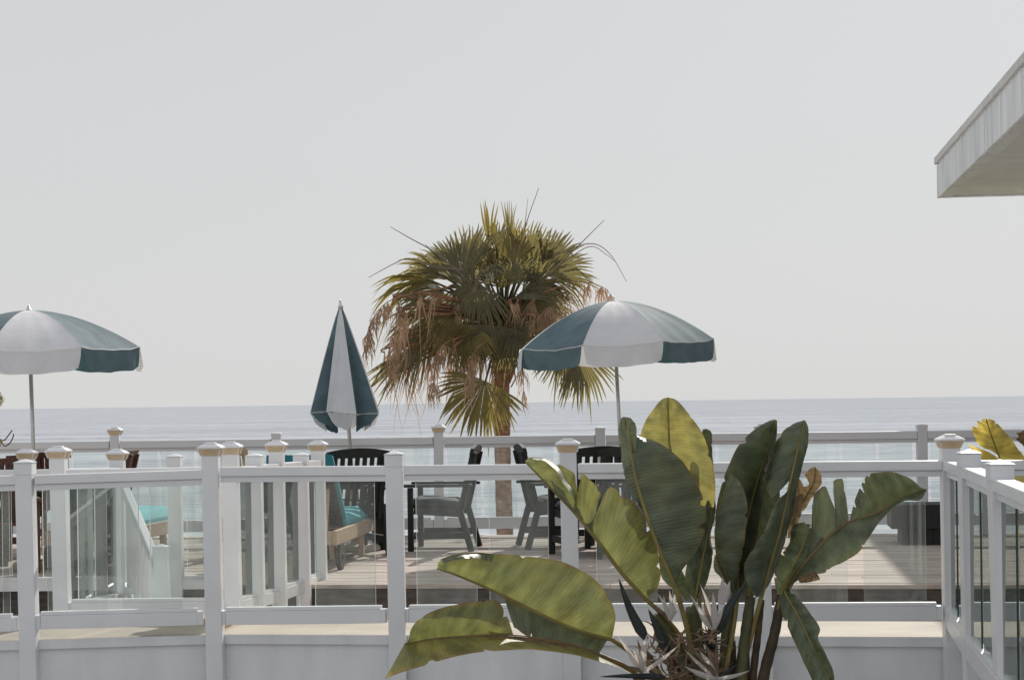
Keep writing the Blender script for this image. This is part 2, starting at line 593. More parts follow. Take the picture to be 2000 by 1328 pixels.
M['leaf_dead'] = leaf_mat('banana_like_leaf_dead', (0.19, 0.13, 0.07), (0.26, 0.18, 0.07), (0.32, 0.27, 0.22), 0.5, 0.25, (0.30, 0.20, 0.09))


def sea_mat():
    m, nt, out = newmat('sea_water')
    b = N(nt, 'ShaderNodeBsdfPrincipled')
    b.inputs['Roughness'].default_value = 0.7
    b.inputs['Specular IOR Level'].default_value = 0.0
    b.inputs['IOR'].default_value = 1.33
    geo = N(nt, 'ShaderNodeNewGeometry')
    sep = N(nt, 'ShaderNodeSeparateXYZ')
    nt.links.new(geo.outputs['Position'], sep.inputs[0])
    mp = N(nt, 'ShaderNodeMapping')
    mp.inputs['Scale'].default_value = (0.10, 0.42, 1)
    mp.inputs['Rotation'].default_value = (0, 0, 0.12)
    nt.links.new(geo.outputs['Position'], mp.inputs[0])
    no = N(nt, 'ShaderNodeTexNoise')
    no.inputs['Scale'].default_value = 1.0
    no.inputs['Detail'].default_value = 8
    no.inputs['Roughness'].default_value = 0.62
    nt.links.new(mp.outputs[0], no.inputs['Vector'])
    mp2 = N(nt, 'ShaderNodeMapping')
    mp2.inputs['Scale'].default_value = (0.004, 0.016, 1)
    nt.links.new(geo.outputs['Position'], mp2.inputs[0])
    n2 = N(nt, 'ShaderNodeTexNoise')
    n2.inputs['Scale'].default_value = 1.0
    n2.inputs['Detail'].default_value = 7
    n2.inputs['Roughness'].default_value = 0.6
    nt.links.new(mp2.outputs[0], n2.inputs['Vector'])
    ad = N(nt, 'ShaderNodeMath', operation='MULTIPLY_ADD')
    ad.inputs[1].default_value = 0.5
    nt.links.new(n2.outputs['Fac'], ad.inputs[0])
    nt.links.new(no.outputs['Fac'], ad.inputs[2])
    ramp = N(nt, 'ShaderNodeValToRGB')
    ramp.color_ramp.elements[0].position = 0.60
    ramp.color_ramp.elements[1].position = 0.84
    ramp.color_ramp.elements[0].color = (0.265, 0.285, 0.318, 1)  # haze is put into the water's colour, and its streaks are painted ripples
    ramp.color_ramp.elements[1].color = (0.47, 0.492, 0.525, 1)
    nt.links.new(ad.outputs[0], ramp.inputs[0])
    # surf near the shore
    sh = N(nt, 'ShaderNodeMapRange')
    sh.inputs[1].default_value = 165
    sh.inputs[2].default_value = 138
    nt.links.new(sep.outputs[1], sh.inputs[0])
    mp3 = N(nt, 'ShaderNodeMapping')
    mp3.inputs['Scale'].default_value = (0.10, 0.22, 1)
    nt.links.new(geo.outputs['Position'], mp3.inputs[0])
    n3 = N(nt, 'ShaderNodeTexNoise')
    n3.inputs['Scale'].default_value = 1.0
    n3.inputs['Detail'].default_value = 6
    nt.links.new(mp3.outputs[0], n3.inputs['Vector'])
    fm = N(nt, 'ShaderNodeMapRange')
    fm.inputs[1].default_value = 0.47
    fm.inputs[2].default_value = 0.60
    nt.links.new(n3.outputs['Fac'], fm.inputs[0])
    mu = N(nt, 'ShaderNodeMath', operation='MULTIPLY')
    nt.links.new(sh.outputs[0], mu.inputs[0])
    nt.links.new(fm.outputs[0], mu.inputs[1])
    mx = N(nt, 'ShaderNodeMix', data_type='RGBA')
    mx.inputs[7].default_value = (0.72, 0.74, 0.76, 1)
    nt.links.new(mu.outputs[0], mx.inputs[0])
    nt.links.new(ramp.outputs[0], mx.inputs[6])
    nt.links.new(mx.outputs[2], b.inputs['Base Color'])
    bp = N(nt, 'ShaderNodeBump')
    bp.inputs['Strength'].default_value = 0.5
    bp.inputs['Distance'].default_value = 0.5
    nt.links.new(ad.outputs[0], bp.inputs['Height'])
    nt.links.new(bp.outputs[0], b.inputs['Normal'])
    nt.links.new(b.outputs[0], out.inputs[0])
    return m


M['sea'] = sea_mat()

# ================================================================== setting
DECK = EYE - 1.50
WALK = EYE - 1.75
LEDGE = EYE - 1.54


def lineY(Y0, px):
    """distance of a wall parallel to the sea front, on the ray through column px"""
    return Y0 / (1 + math.tan(THETA) * (px - PX0) / FPX)


def uline(Y0, X):
    return Y0 - math.tan(THETA) * X


def fr(Y0, u, v=0.0, z=0.0):
    """point u metres along the front line that crosses x=0 at Y0, v metres beyond it"""
    return Vector((0, Y0, z)) + U * u + V * v


g = MB()
g.grid(lambda a, b: (lerp(-60, 60, a), lerp(-30, 12.6, b), -0.02 + 0.0), 8, 8)
struct(g.build('ground', M['paving']))

g = MB()


def bluff(a, b):
    x = lerp(-220, 220, a)
    y = lerp(21.2, 90, b)
    z = -3.5 - 6.2 * min(1, b * 1.6) + 0.35 * math.sin(x * 0.31 + y * 0.2) + 0.3 * math.sin(x * 0.11 - y * 0.37)
    return (x, y, z)


g.grid(bluff, 60, 14)
struct(g.build('beach_slope', M['bluff'], smooth=True))

g = MB()
ys = [70, 120, 180, 300, 600, 1500, 5000, 20000, 70000]
for k in range(len(ys) - 1):
    y0, y1 = ys[k], ys[k + 1]
    i = g.add((-y0 * 1.6 - 400, y0, -9), (y0 * 1.6 + 400, y0, -9), (y1 * 1.6 + 400, y1, -9), (-y1 * 1.6 - 400, y1, -9))
    g.face((i, i + 1, i + 2, i + 3))
struct(g.build('sea', M['sea']))

# lower walkway between the garden wall and the deck
g = MB()
F0 = 12.08                                     # line of the front fence
D0 = 15.15                                     # front edge of the deck
i = g.add(fr(F0, -16, 0.9, WALK), fr(F0, 12, 0.9, WALK), fr(D0, 12, 0.35, WALK), fr(D0, -16, 0.35, WALK))
g.face((i, i + 1, i + 2, i + 3))
struct(g.build('walkway', M['concrete']))

# deck of single boards on a dark riser
deck = bpy.data.objects.new('deck', None)
COL.objects.link(deck)
deck.location = fr(D0, 0, 0, DECK)
deck['fixed'] = True
struct(deck)
rd = random.Random(4)
BW, DEPTH = 0.142, 5.75
nrow = int(DEPTH / BW)
g = MB()
g.obox(fr(D0, -2, DEPTH / 2 + 0.06, DECK - 0.09), U * 14, V * (DEPTH / 2 - 0.05), Z * 0.055)
o = g.build('joist_frame', M['fascia_dark'], deck)
for r_ in range(nrow):
    u = -16 + rd.uniform(0, 2.5)
    while u < 11.5:
        L = rd.choice([3.6, 4.2, 4.8])
        u1 = min(u + L, 12)
        g = MB()
        dz = rd.uniform(-0.002, 0.002)
        g.obox(fr(D0, (u + u1) / 2, r_ * BW + BW / 2, DECK - 0.016 + dz), U * ((u1 - u) / 2 - 0.002), V * (BW / 2 - 0.0045), Z * 0.016)
        g.build('deck_board', M['deck'], deck)
        u = u1
u = -16
while u < 11.5:
    L = rd.choice([1.3, 1.6, 2.0])
    u1 = min(u + L, 12)
    g = MB()
    g.obox(fr(D0, (u + u1) / 2, 0.035 + rd.uniform(0, 0.004), (DECK + WALK) / 2 - 0.02), U * ((u1 - u) / 2 - 0.003), V * 0.018, Z * ((DECK - WALK) / 2 - 0.016))
    g.build('riser_board', M['fascia_dark'], deck)
    u = u1
g = MB()
g.obox(fr(D0, -2, DEPTH + 0.03, DECK - 0.5), U * 14, V * 0.03, Z * 0.49)
g.build('riser_board', M['fascia_dark'], deck)

# garden wall with a coping, three straight stretches
P_left = at(-420, 1250, 11.95)
P_bend = at(414, 1250, lineY(F0, 414))
P_corner = at(1866, 1250, lineY(F0, 1866))
P_right = fr(F0, 7.5)


def wall_piece(a, b, back, root):
    a, b = Vector((a.x, a.y, 0)), Vector((b.x, b.y, 0))
    d = (b - a).normalized()
    n = Vector((-d.y, d.x, 0))                  # away from the camera
    a0, b0 = a + n * 0.125, b + n * 0.125
    g = MB()
    g.hexa([a0 + Z * -0.1, b0 + Z * -0.1, b0 + n * back + Z * -0.1, a0 + n * back + Z * -0.1,
            a0 + Z * (LEDGE - 0.068), b0 + Z * (LEDGE - 0.068), b0 + n * back + Z * (LEDGE - 0.068), a0 + n * back + Z * (LEDGE - 0.068)])
    g.build('wall_face', M['stucco'], root)
    g = MB()
    a1, b1 = a0 - n * 0.022, b0 - n * 0.022
    g.hexa([a1 + Z * (LEDGE - 0.066), b1 + Z * (LEDGE - 0.066), b0 + n * (back + .02) + Z * (LEDGE - 0.066), a0 + n * (back + .02) + Z * (LEDGE - 0.066),
            a1 + Z * LEDGE, b1 + Z * LEDGE, b0 + n * (back + .02) + Z * LEDGE, a0 + n * (back + .02) + Z * LEDGE])
    me = g.build('coping', [M['coping'], M['stucco']], root, bevel=0.006).data
    for p in me.polygons:
        if abs(p.normal.z) < 0.5:
            p.material_index = 1


wall = thing('garden_wall', 'low white stucco wall with a cream topped ledge below the front glass railing', 'wall', (0, 12.2, 0), fixed=True)
wall_piece(P_left, P_bend, 0.80, wall)
wall_piece(P_bend + U * 0.004, P_corner + U * 0.07, 0.80, wall)
wall_piece(P_corner + U * 0.074, P_right, 0.80, wall)


# ------------------------------------------------------------------ fences
PYAW = 0.03
PU = Vector((math.cos(PYAW), -math.sin(PYAW), 0))
PV = Vector((math.sin(PYAW), math.cos(PYAW), 0))


def post(fence, xt, yt, xb, yb, Y, size, cap, mat='vinyl', ext=0.0):
    """xt, yt: front face centre at the underside of the cap; xb, yb: a point lower on the same face"""
    t, b = at(xt, yt, Y), at(xb, yb, Y)
    c = PV * (size / 2)
    t, b = t + c, b + c
    if ext:
        b = b + (b - t).normalized() * ext
    h = size / 2
    p = []
    for q in (b, t):
        for sx, sy in ((-1, -1), (1, -1), (1, 1), (-1, 1)):
            p.append(q + PU * (h * sx) + PV * (h * sy))
    g = MB()
    g.hexa(p)
    po = g.build('post', M[mat], fence, bevel=0.004)
    if cap == 'lamp':
        ring = lambda s, z: [t + PU * (s * sx) + PV * (s * sy) + Z * z for sx, sy in ((-1, -1), (1, -1), (1, 1), (-1, 1))]
        g = MB()
        g.hexa(ring(h * 1.06, 0.0) + ring(h * 1.30, 0.045))
        g.build('lamp_lens', M['cream_lamp'], po)
        g = MB()
        g.hexa(ring(h * 1.50, 0.046) + ring(h * 1.50, 0.056))
        g.hexa(ring(h * 1.47, 0.057) + ring(h * 0.80, 0.078))
        g.hexa(ring(h * 0.66, 0.079) + ring(h * 0.58, 0.088))
        for sx, sy in ((-1, -1), (1, -1), (1, 1), (-1, 1)):          # corner ribs of the lens
            a = t + PU * (h * 1.08 * sx) + PV * (h * 1.08 * sy)
            e = t + PU * (h * 1.36 * sx) + PV * (h * 1.36 * sy) + Z * 0.046
            g.beam(a, e, 0.006, 0.006)
        g.build('lamp_cap', M[mat], po, bevel=0.002)
    elif cap == 'pyramid':
        ring = lambda s, z: [t + PU * (s * sx) + PV * (s * sy) + Z * z for sx, sy in ((-1, -1), (1, -1), (1, 1), (-1, 1))]
        g = MB()
        g.hexa(ring(h * 1.07, -0.075) + ring(h * 1.07, 0.0))
        g.hexa(ring(h * 1.13, 0.001) + ring(h * 1.13, 0.007))
        g.hexa(ring(h * 1.10, 0.008) + ring(h * 0.08, 0.028))
        g.build('post_cap', M[mat], po, bevel=0.002)
    elif cap == 'flat':
        ring = lambda s, z: [t + PU * (s * sx) + PV * (s * sy) + Z * z for sx, sy in ((-1, -1), (1, -1), (1, 1), (-1, 1))]
        g = MB()
        g.hexa(ring(h * 1.06, -0.02) + ring(h * 1.06, 0.004))
        g.hexa(ring(h * 1.04, 0.005) + ring(h * 0.4, 0.014))
        g.build('post_cap', M[mat], po)
    return po


def rails(fence, A, B, top=True, bottom=True, zb=0.0, hb=0.115, mat='vinyl', wide=0.088, collar=True, htop=0.062):
    """A, B: ((x, y, z) of the top of the top rail, top of the bottom rail) at both ends, on the axis of the fence"""
    d = (B[0] - A[0]).normalized()
    if top:
        g = MB()
        g.beam(A[0] - Z * htop / 2, B[0] - Z * htop / 2, wide, htop)
        o = g.build('top_rail', M[mat], fence, bevel=0.006)
        g = MB()
        g.beam(A[0] - Z * (htop + 0.002 + 0.019), B[0] - Z * (htop + 0.002 + 0.019), wide * 0.62, 0.038)
        g.build('rail_lip', M[mat], o, bevel=0.003)
    if bottom:
        g = MB()
        a, b = A[1], B[1]
        k = 0.035 if collar else 0.0
        g.beam(a + d * k - Z * 0.012, b - d * k - Z * 0.012, 0.058, 0.024)
        g.beam(a + d * k - Z * (0.025 + (hb - .025) / 2), b - d * k - Z * (0.025 + (hb - .025) / 2), 0.070, hb - 0.025)
        if collar:
            for e, s in ((a, 1), (b, -1)):
                g.beam(e + d * (s * 0.001) - Z * (0.022 + (hb - .024) / 2), e + d * (s * 0.0348) - Z * (0.022 + (hb - .024) / 2), 0.080, hb - 0.024)
        g.build('bottom_rail', M[mat], fence, bevel=0.003)


def pane(fence, p0, p1, z0a, z1a, z0b, z1b, th=0.015, mats=('glass', 'glass_edge')):
    d = (p1 - p0)
    d.z = 0
    n = d.cross(Z).normalized() * (th / 2)
    q = []
    for (za, zb) in ((z0a, z0b), (z1a, z1b)):
        a, b = Vector((p0.x, p0.y, za)), Vector((p1.x, p1.y, zb))
        q += [a + n, b + n, b - n, a - n]
    g = MB()
    g.hexa(q)
    o = g.build('glass_pane', [M[mats[0]], M[mats[1]]], fence)
    nd = n.normalized()
    for f in o.data.polygons:
        if abs(f.normal.dot(nd)) < 0.7:
            f.material_index = 1
    return o


SZ = 0.111
HALF = V * (SZ / 2)

# ---- front fence
ff = thing('glass_railing', 'white railing with glass panes running across the whole front along the stucco ledge', 'fence', at(1000, 1328, 12.1), fixed=True)
Yb = lineY(F0, 409)
post(ff, -318, 903, -306, 1328, 12.05, SZ, 'lamp', ext=0.5)
post(ff, 44, 905, 55, 1328, 12.20, SZ, 'pyramid', ext=0.5)
post(ff, 409, 890, 419, 1328, Yb, SZ, 'lamp', ext=0.5)
post(ff, 768, 889, 777, 1328, lineY(F0, 768), SZ, 'pyramid', ext=0.5)
post(ff, 1109, 883, 1119, 1328, lineY(F0, 1109), SZ, 'lamp', ext=0.5)
post(ff, 1484, 880, 1494, 1328, lineY(F0, 1484), SZ, 'pyramid', ext=0.5)
post(ff, 1858, 875, 1866, 1328, lineY(F0, 1858), SZ, 'lamp', ext=0.5)
# (x0, top rail y, bottom rail y) -> (x1, ...)
bays = [(-302, 941, 1210, 12.06, 28, 928.5, 1199, 12.19),
        (63, 928, 1196, 12.2, 392, 917.5, 1187.5, Yb),
        (428, 912.5, 1187, Yb, 752, 910, 1183.5, lineY(F0, 768)),
        (787, 909, 1182.5, lineY(F0, 768), 1094, 906.5, 1180.5, lineY(F0, 1109)),
        (1128, 905.5, 1180, lineY(F0, 1109), 1468, 903, 1179, lineY(F0, 1484)),
        (1502, 902.5, 1178.5, lineY(F0, 1484), 1841, 899.5, 1177, lineY(F0, 1858))]
for (x0, t0, b0, Y0, x1, t1, b1, Y1) in bays:
    A = (at(x0, t0, Y0) + HALF, at(x0, b0, Y0) + HALF)
    B = (at(x1, t1, Y1) + HALF, at(x1, b1, Y1) + HALF)
    rails(ff, A, B)
panes = [(-290, -175), (-145, -28), (0, 14), (88, 205), (232, 350), (463, 581), (613, 731), (812, 930), (955, 1071),
         (1165, 1283), (1313, 1431), (1539, 1657), (1689, 1811)]
for (x0, x1) in panes:
    for (a0, t0, b0, Y0, a1, t1, b1, Y1) in bays:
        if a0 <= x0 and x1 <= a1:
            f0, f1 = (x0 - a0) / (a1 - a0), (x1 - a0) / (a1 - a0)
            q = []
            for f, x in ((f0, x0), (f1, x1)):
                Yq = lerp(Y0, Y1, f)
                top, bot = at(x, lerp(t0, t1, f), Yq) + HALF, at(x, lerp(b0, b1, f), Yq) + HALF
                q.append((top, bot))
            pane(ff, q[0][1], q[1][1], q[0][1].z - 0.004, q[0][0].z - 0.095, q[1][1].z - 0.004, q[1][0].z - 0.095)
# beyond the corner, to the right
Yc = lineY(F0, 1858)
A = (at(1878, 899.5, Yc) + HALF + U * 0.002, at(1878, 1176, Yc) + HALF + U * 0.002)
B = (A[0] + U * 1.19, A[1] + U * 1.19)
fr2 = thing('glass_railing', 'short white railing going on past the corner lamp post in front of the yellow leaf', 'fence', (A[0].x, A[0].y, 0), fixed=True)
rails(fr2, A, B)
for k in range(2):
    pane(fr2, A[1] + U * (0.10 + 0.5 * k), A[1] + U * (0.50 + 0.5 * k), A[1].z - 0.004, A[0].z - 0.095, A[1].z - 0.004, A[0].z - 0.095)
pe = B[0] + U * 0.06 - HALF
g = MB()
g.obox(pe + HALF - Z * 0.5, U * (SZ / 2), V * (SZ / 2), Z * 0.6)
g.build('post', M['vinyl'], fr2, bevel=0.004)

# ---- side fence, coming towards the camera on the right
sf = thing('glass_railing', 'white railing with green edged glass coming forward from the corner lamp post', 'fence', at(1930, 1328, 10.5), fixed=True)
sp = [(1858, 899, 1186, Yc), (1896, 918, 1240, 10.6), (1957.5, 949, 1318, 9.2)]
post(sf, 1896, 887, 1907, 1328, 10.6, SZ, 'pyramid', ext=0.6)
post(sf, 1957.5, 909, 1971, 1328, 9.2, SZ, 'pyramid', ext=0.7)
dirn = (at(1957.5, 949, 9.2) - at(1896, 918, 10.6))
post(sf, 2046, 941, 2056, 1328, 7.9, SZ, 'pyramid', ext=0.9)
pts = []
for (x, t, b, Y) in [(1858, 899.5, 1184, Yc), (1896, 912, 1238, 10.6), (1957.5, 935, 1312, 9.2), (2046, 968, 1420, 7.9)]:
    pts.append((at(x, t, Y) + HALF, at(x, b, Y) + HALF))
for k in range(3):
    d = (pts[k + 1][0] - pts[k][0])
    d.z = 0
    d.normalize()
    e = d * (SZ / 2 + 0.002)
    A = (pts[k][0] + e, pts[k][1] + e)
    B = (pts[k + 1][0] - e, pts[k + 1][1] - e)
    rails(sf, A, B, wide=0.10, hb=0.135)
    L = (B[0] - A[0]).length
    n = 2
    w = (L - 0.10 * (n + 1)) / n if L > 0.8 else (L - 0.15) / 2
    for j in range(n):
        s0 = 0.075 + j * (w + 0.06 if L < 0.8 else w + 0.11)
        f0, f1 = s0 / L, (s0 + w) / L
        a, b = lerp(A[1], B[1], f0), lerp(A[1], B[1], f1)
        ta, tb = lerp(A[0], B[0], f0), lerp(A[0], B[0], f1)
        pane(sf, a, b, a.z - 0.004, ta.z - 0.095, b.z - 0.004, tb.z - 0.095, th=0.011, mats=('glass_clear', 'glass_edge_dark'))
# wall under the side fence
sw = thing('garden_wall', 'low white wall coming forward under the right side railing', 'wall', (3.0, 10, 0), fixed=True)
a = Vector((pts[0][0].x + 0.02, pts[0][0].y + .1, 0))
b = Vector((pts[3][0].x + 0.02, pts[3][0].y, 0))
d = (b - a).normalized()
n = Vector((d.y, -d.x, 0))
if n.x < 0:
    n = -n
a += n * 0.07
b += n * 0.07
LS = LEDGE - 0.03
g = MB()
g.hexa([a + Z * -.1, b + Z * -.1, b + n * .35 + Z * -.1, a + n * .35 + Z * -.1, a + Z * (LS - .068), b + Z * (LS - .068), b + n * .35 + Z * (LS - .068), a + n * .35 + Z * (LS - .068)])
g.build('wall_face', M['stucco'], sw)
g = MB()
a1, b1 = a - n * .02, b - n * .02
g.hexa([a1 + Z * (LS - .066), b1 + Z * (LS - .066), b + n * .37 + Z * (LS - .066), a + n * .37 + Z * (LS - .066), a1 + Z * LS, b1 + Z * LS, b + n * .37 + Z * LS, a + n * .37 + Z * LS])
g.build('coping', M['coping'], sw, bevel=0.005)

# ---- far fence on the sea side of the deck
FA = 20.6
far = thing('glass_railing', 'white glass railing along the sea side of the deck, in front of the palm', 'fence', fr(FA, 0, 0, DECK), fixed=True)
fsz = 0.108
fh = V * (fsz / 2)
fposts = [(-92, 862, 'flat', 836), (223, 849, 'lamp', 1045), (539, 847, 'flat', 1045), (856, 844, 'lamp', 1045), (1172, 836, 'flat', 1045), (1488, 843, 'lamp', 1045), (1802, 831, 'flat', 1045), (2100, 836, 'lamp', 1045)]
for (x, y, c, yb) in fposts:
    post(far, x, y, x + 2, 1050, lineY(FA, x), fsz, c, mat='vinyl_far', ext=0.1)


def farpt(x, y):
    return at(x, y, lineY(FA, x)) + fh


for k in range(len(fposts) - 1):
    xa, xb = fposts[k][0] + 10.5, fposts[k + 1][0] - 10.5
    ty = lambda x: 864 - 0.0125 * x
    by = lambda x: 1021 - 0.0115 * x
    A = (farpt(xa, ty(xa)), farpt(xa, by(xa)))
    B = (farpt(xb, ty(xb)), farpt(xb, by(xb)))
    rails(far, A, B, mat='vinyl_far', hb=0.13, htop=0.085, wide=0.12)
    n = 4
    L = (B[0] - A[0]).length
    w = (L - 0.045 * (n + 1)) / n
    for j in range(n):
        s0 = 0.045 + j * (w + 0.045)
        a, b = lerp(A[1], B[1], s0 / L), lerp(A[1], B[1], (s0 + w) / L)
        ta, tb = lerp(A[0], B[0], s0 / L), lerp(A[0], B[0], (s0 + w) / L)
        pane(far, a, b, a.z - 0.004, ta.z - 0.12, b.z - 0.004, tb.z - 0.12, mats=('glass_clear', 'glass_edge'))

# ---- walkway fence that runs away from the front fence on the left
wf = thing('glass_railing', 'white railing of five close posts running from the front railing back to the lounger', 'fence', at(530, 1180, 14.3), fixed=True)
ws = [(447, 887, 915, 1172, 13.0, 'lamp'), (494, 892, 909, 1158, 13.75, 'pyramid'), (538, 882, 905, 1147, 14.4, 'lamp'), (586, 890, 901, 1130, 15.15, 'pyramid'), (619, 880, 898, 1116, 15.8, 'lamp')]
wp = []
for (x, y, tr, br, Y, c) in ws:
    post(wf, x, y, x + 6, 1170, Y, SZ, c, ext=0.15)
    wp.append((at(x, tr, Y) + HALF, at(x, br, Y) + HALF))
for k in range(len(wp) - 1):
    d = (wp[k + 1][0] - wp[k][0])
    d.z = 0
    d.normalize()
    e = d * (SZ / 2 + 0.002)
    A = (wp[k][0] + e, wp[k][1] + e)
    B = (wp[k + 1][0] - e, wp[k + 1][1] - e)
    rails(wf, A, B, collar=False)
    L = (B[0] - A[0]).length
    f0, f1 = 0.06 / L, 1 - 0.06 / L
    a, b = lerp(A[1], B[1], f0), lerp(A[1], B[1], f1)
    ta, tb = lerp(A[0], B[0], f0), lerp(A[0], B[0], f1)
    pane(wf, a, b, a.z - 0.004, ta.z - 0.095, b.z - 0.004, tb.z - 0.095, mats=('glass_clear', 'glass_edge_dark'))

# ---- gate fence parallel to the front fence on the left, with its return to the deck
gf = thing('glass_railing', 'white railing with a lamp post standing just behind the front railing at far left', 'fence', at(112, 1180, 13.3), fixed=True)
post(gf, 110, 895, 118, 1190, 13.35, SZ, 'lamp', ext=0.2)
post(gf, 226, 898, 232, 1172, 14.95, SZ, 'lamp', ext=0.2)
A = (at(129, 917, 13.35) + HALF, at(129, 1171, 13.35) + HALF)
B = (at(430, 912, 13.02) + HALF, at(430, 1168, 13.02) + HALF)
rails(gf, A, B)
L = (B[0] - A[0]).length
for j in range(2):
    s0 = 0.08 + j * (L / 2 - 0.03)
    s1 = s0 + L / 2 - 0.12
    a, b = lerp(A[1], B[1], s0 / L), lerp(A[1], B[1], s1 / L)
    ta, tb = lerp(A[0], B[0], s0 / L), lerp(A[0], B[0], s1 / L)
    pane(gf, a, b, a.z - 0.004, ta.z - 0.095, b.z - 0.004, tb.z - 0.095)
A = (at(113, 916, 13.35) + V * SZ, at(120, 1178, 13.35) + V * SZ)
B = (at(226, 913, 14.95), at(232, 1158, 14.95))
rails(gf, A, B, collar=False)
for j in range(2):
    f0, f1 = 0.06 + 0.47 * j, 0.48 + 0.47 * j
    a, b = lerp(A[1], B[1], f0), lerp(A[1], B[1], f1)
    ta, tb = lerp(A[0], B[0], f0), lerp(A[0], B[0], f1)
    pane(gf, a, b, a.z - 0.004, ta.z - 0.095, b.z - 0.004, tb.z - 0.095, th=0.009, mats=('glass_clear', 'glass_edge'))

# ---- fence on the front edge of the deck, left part
DE = 15.10
df = thing('glass_railing', 'white railing on the deck edge at left behind the stair handrail', 'fence', at(200, 1150, 15), fixed=True)
post(df, -120, 897, -114, 1160, lineY(DE, -120), SZ, 'pyramid', ext=0.2)
post(df, 49, 896, 55, 1160, lineY(DE, 49), SZ, 'lamp', ext=0.2)
post(df, 338, 893, 343, 1165, lineY(DE, 338), SZ, 'pyramid', ext=0.2)
for (x0, x1) in ((-106, 36), (62, 213), (352, 440)):
    ys_ = [(lineY(DE, x0), x0), (lineY(DE, x1), x1)]
    A = (at(x0, 918 - 0.0125 * x0, ys_[0][0]) + HALF, at(x0, 1129 - 0.0125 * x0, ys_[0][0]) + HALF)
    B = (at(x1, 918 - 0.0125 * x1, ys_[1][0]) + HALF, at(x1, 1129 - 0.0125 * x1, ys_[1][0]) + HALF)
    rails(df, A, B, collar=False)
    pane(df, lerp(A[1], B[1], 0.12), lerp(A[1], B[1], 0.88), A[1].z - 0.004, A[0].z - 0.095, B[1].z - 0.004, B[0].z - 0.095)

# ---- stair handrail
st = thing('stair_railing', 'sloping white stair handrail with thin balusters and a newel post', 'railing', at(300, 1200, 13.9), fixed=True)
Ya, Yz = 14.95, 13.85
top0, top1 = at(238, 952, Ya) + HALF, at(303, 1105, Yz) + HALF
g = MB()
g.beam(top0, top1, 0.06, 0.07)
g.build('handrail', M['vinyl'], st, bevel=0.006)
bot0, bot1 = Vector((top0.x, top0.y, top0.z - 0.80)), Vector((top1.x, top1.y, top1.z - 0.55))
g = MB()
g.beam(bot0, bot1, 0.05, 0.06)
g.build('lower_rail', M['vinyl'], st, bevel=0.004)
for k in range(1, 9):
    f = k / 9.0
    a, b = lerp(bot0, bot1, f) + Z * 0.028, lerp(top0, top1, f) - Z * 0.04
    g = MB()
    g.obox((a + b) / 2, U * 0.013, V * 0.013, Z * ((b.z - a.z) / 2))
    g.build('baluster', M['vinyl'], st)
npst = post(st, 311, 1070, 316, 1180, Yz, 0.100, 'pyramid', ext=0.25)
npst.name = 'newel_post'
# steps from the deck down to the walkway
steps = thing('stairs', 'tan concrete step beside the white stair handrail', 'steps', at(330, 1190, 14.3), fixed=True)
g = MB()
c = at(330, 1190, 14.45)
g.obox((c.x, c.y, (WALK + DECK - 0.12) / 2), U * 0.42, V * 0.30, Z * ((DECK - 0.12 - WALK) / 2))
g.build('step', M['concrete'], steps, bevel=0.01)

# ------------------------------------------------------------------ building on the right
bd = thing('building', 'grey building whose flat roof juts in at the upper right corner', 'building', at(2060, 1000, 24), fixed=True)
RC = at(1830, 388, 29.6)                        # lower near corner of the fascia, seaward end
RTH = 0.118
RU = Vector((math.cos(RTH), -math.sin(RTH), 0))
RV = Vector((math.sin(RTH), math.cos(RTH), 0))
RH = 0.655
Lr = 24.0
gap = 0.022
for k in range(5):
    g = MB()
    l0, l1 = k * 5.6, min((k + 1) * 5.6, Lr)
    if l0 >= Lr:
        break
    c = RC - RV * ((l0 + l1) / 2) + Z * ((RH - 0.135) / 2) + RU * 0.02
    g.obox(c, RV * ((l1 - l0) / 2 - gap), RU * 0.02, Z * ((RH - 0.135) / 2))
    g.build('fascia_panel', M['roofgrey'], bd)
g = MB()
g.obox(RC - RV * (Lr / 2) + Z * (RH - 0.055 + 0.0), RV * (Lr / 2 + 0.03), RU * 0.035, Z * 0.054)
g.build('roof_flashing', M['flashing'], bd, bevel=0.004)
g = MB()
g.obox(RC + RU * 4.05 + Z * (RH / 2) + RV * 0.0, RU * 4.0, RV * 0.02, Z * (RH / 2 - 0.01))
g.build('fascia_panel', M['roofgrey'], bd)
g = MB()
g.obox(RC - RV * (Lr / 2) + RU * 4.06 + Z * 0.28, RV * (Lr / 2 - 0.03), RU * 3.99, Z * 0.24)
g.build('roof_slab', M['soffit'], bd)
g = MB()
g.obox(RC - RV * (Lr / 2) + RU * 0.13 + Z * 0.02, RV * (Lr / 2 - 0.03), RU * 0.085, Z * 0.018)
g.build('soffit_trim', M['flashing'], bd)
g = MB()
wb = RC - RV * (Lr / 2 + 0.9) + RU * 4.9
g.obox((wb.x, wb.y, (RC.z + 0.03) / 2), RV * (Lr / 2 - 0.95), RU * 2.9, Z * ((RC.z + 0.03) / 2))
g.build('wall', M['stucco'], bd)

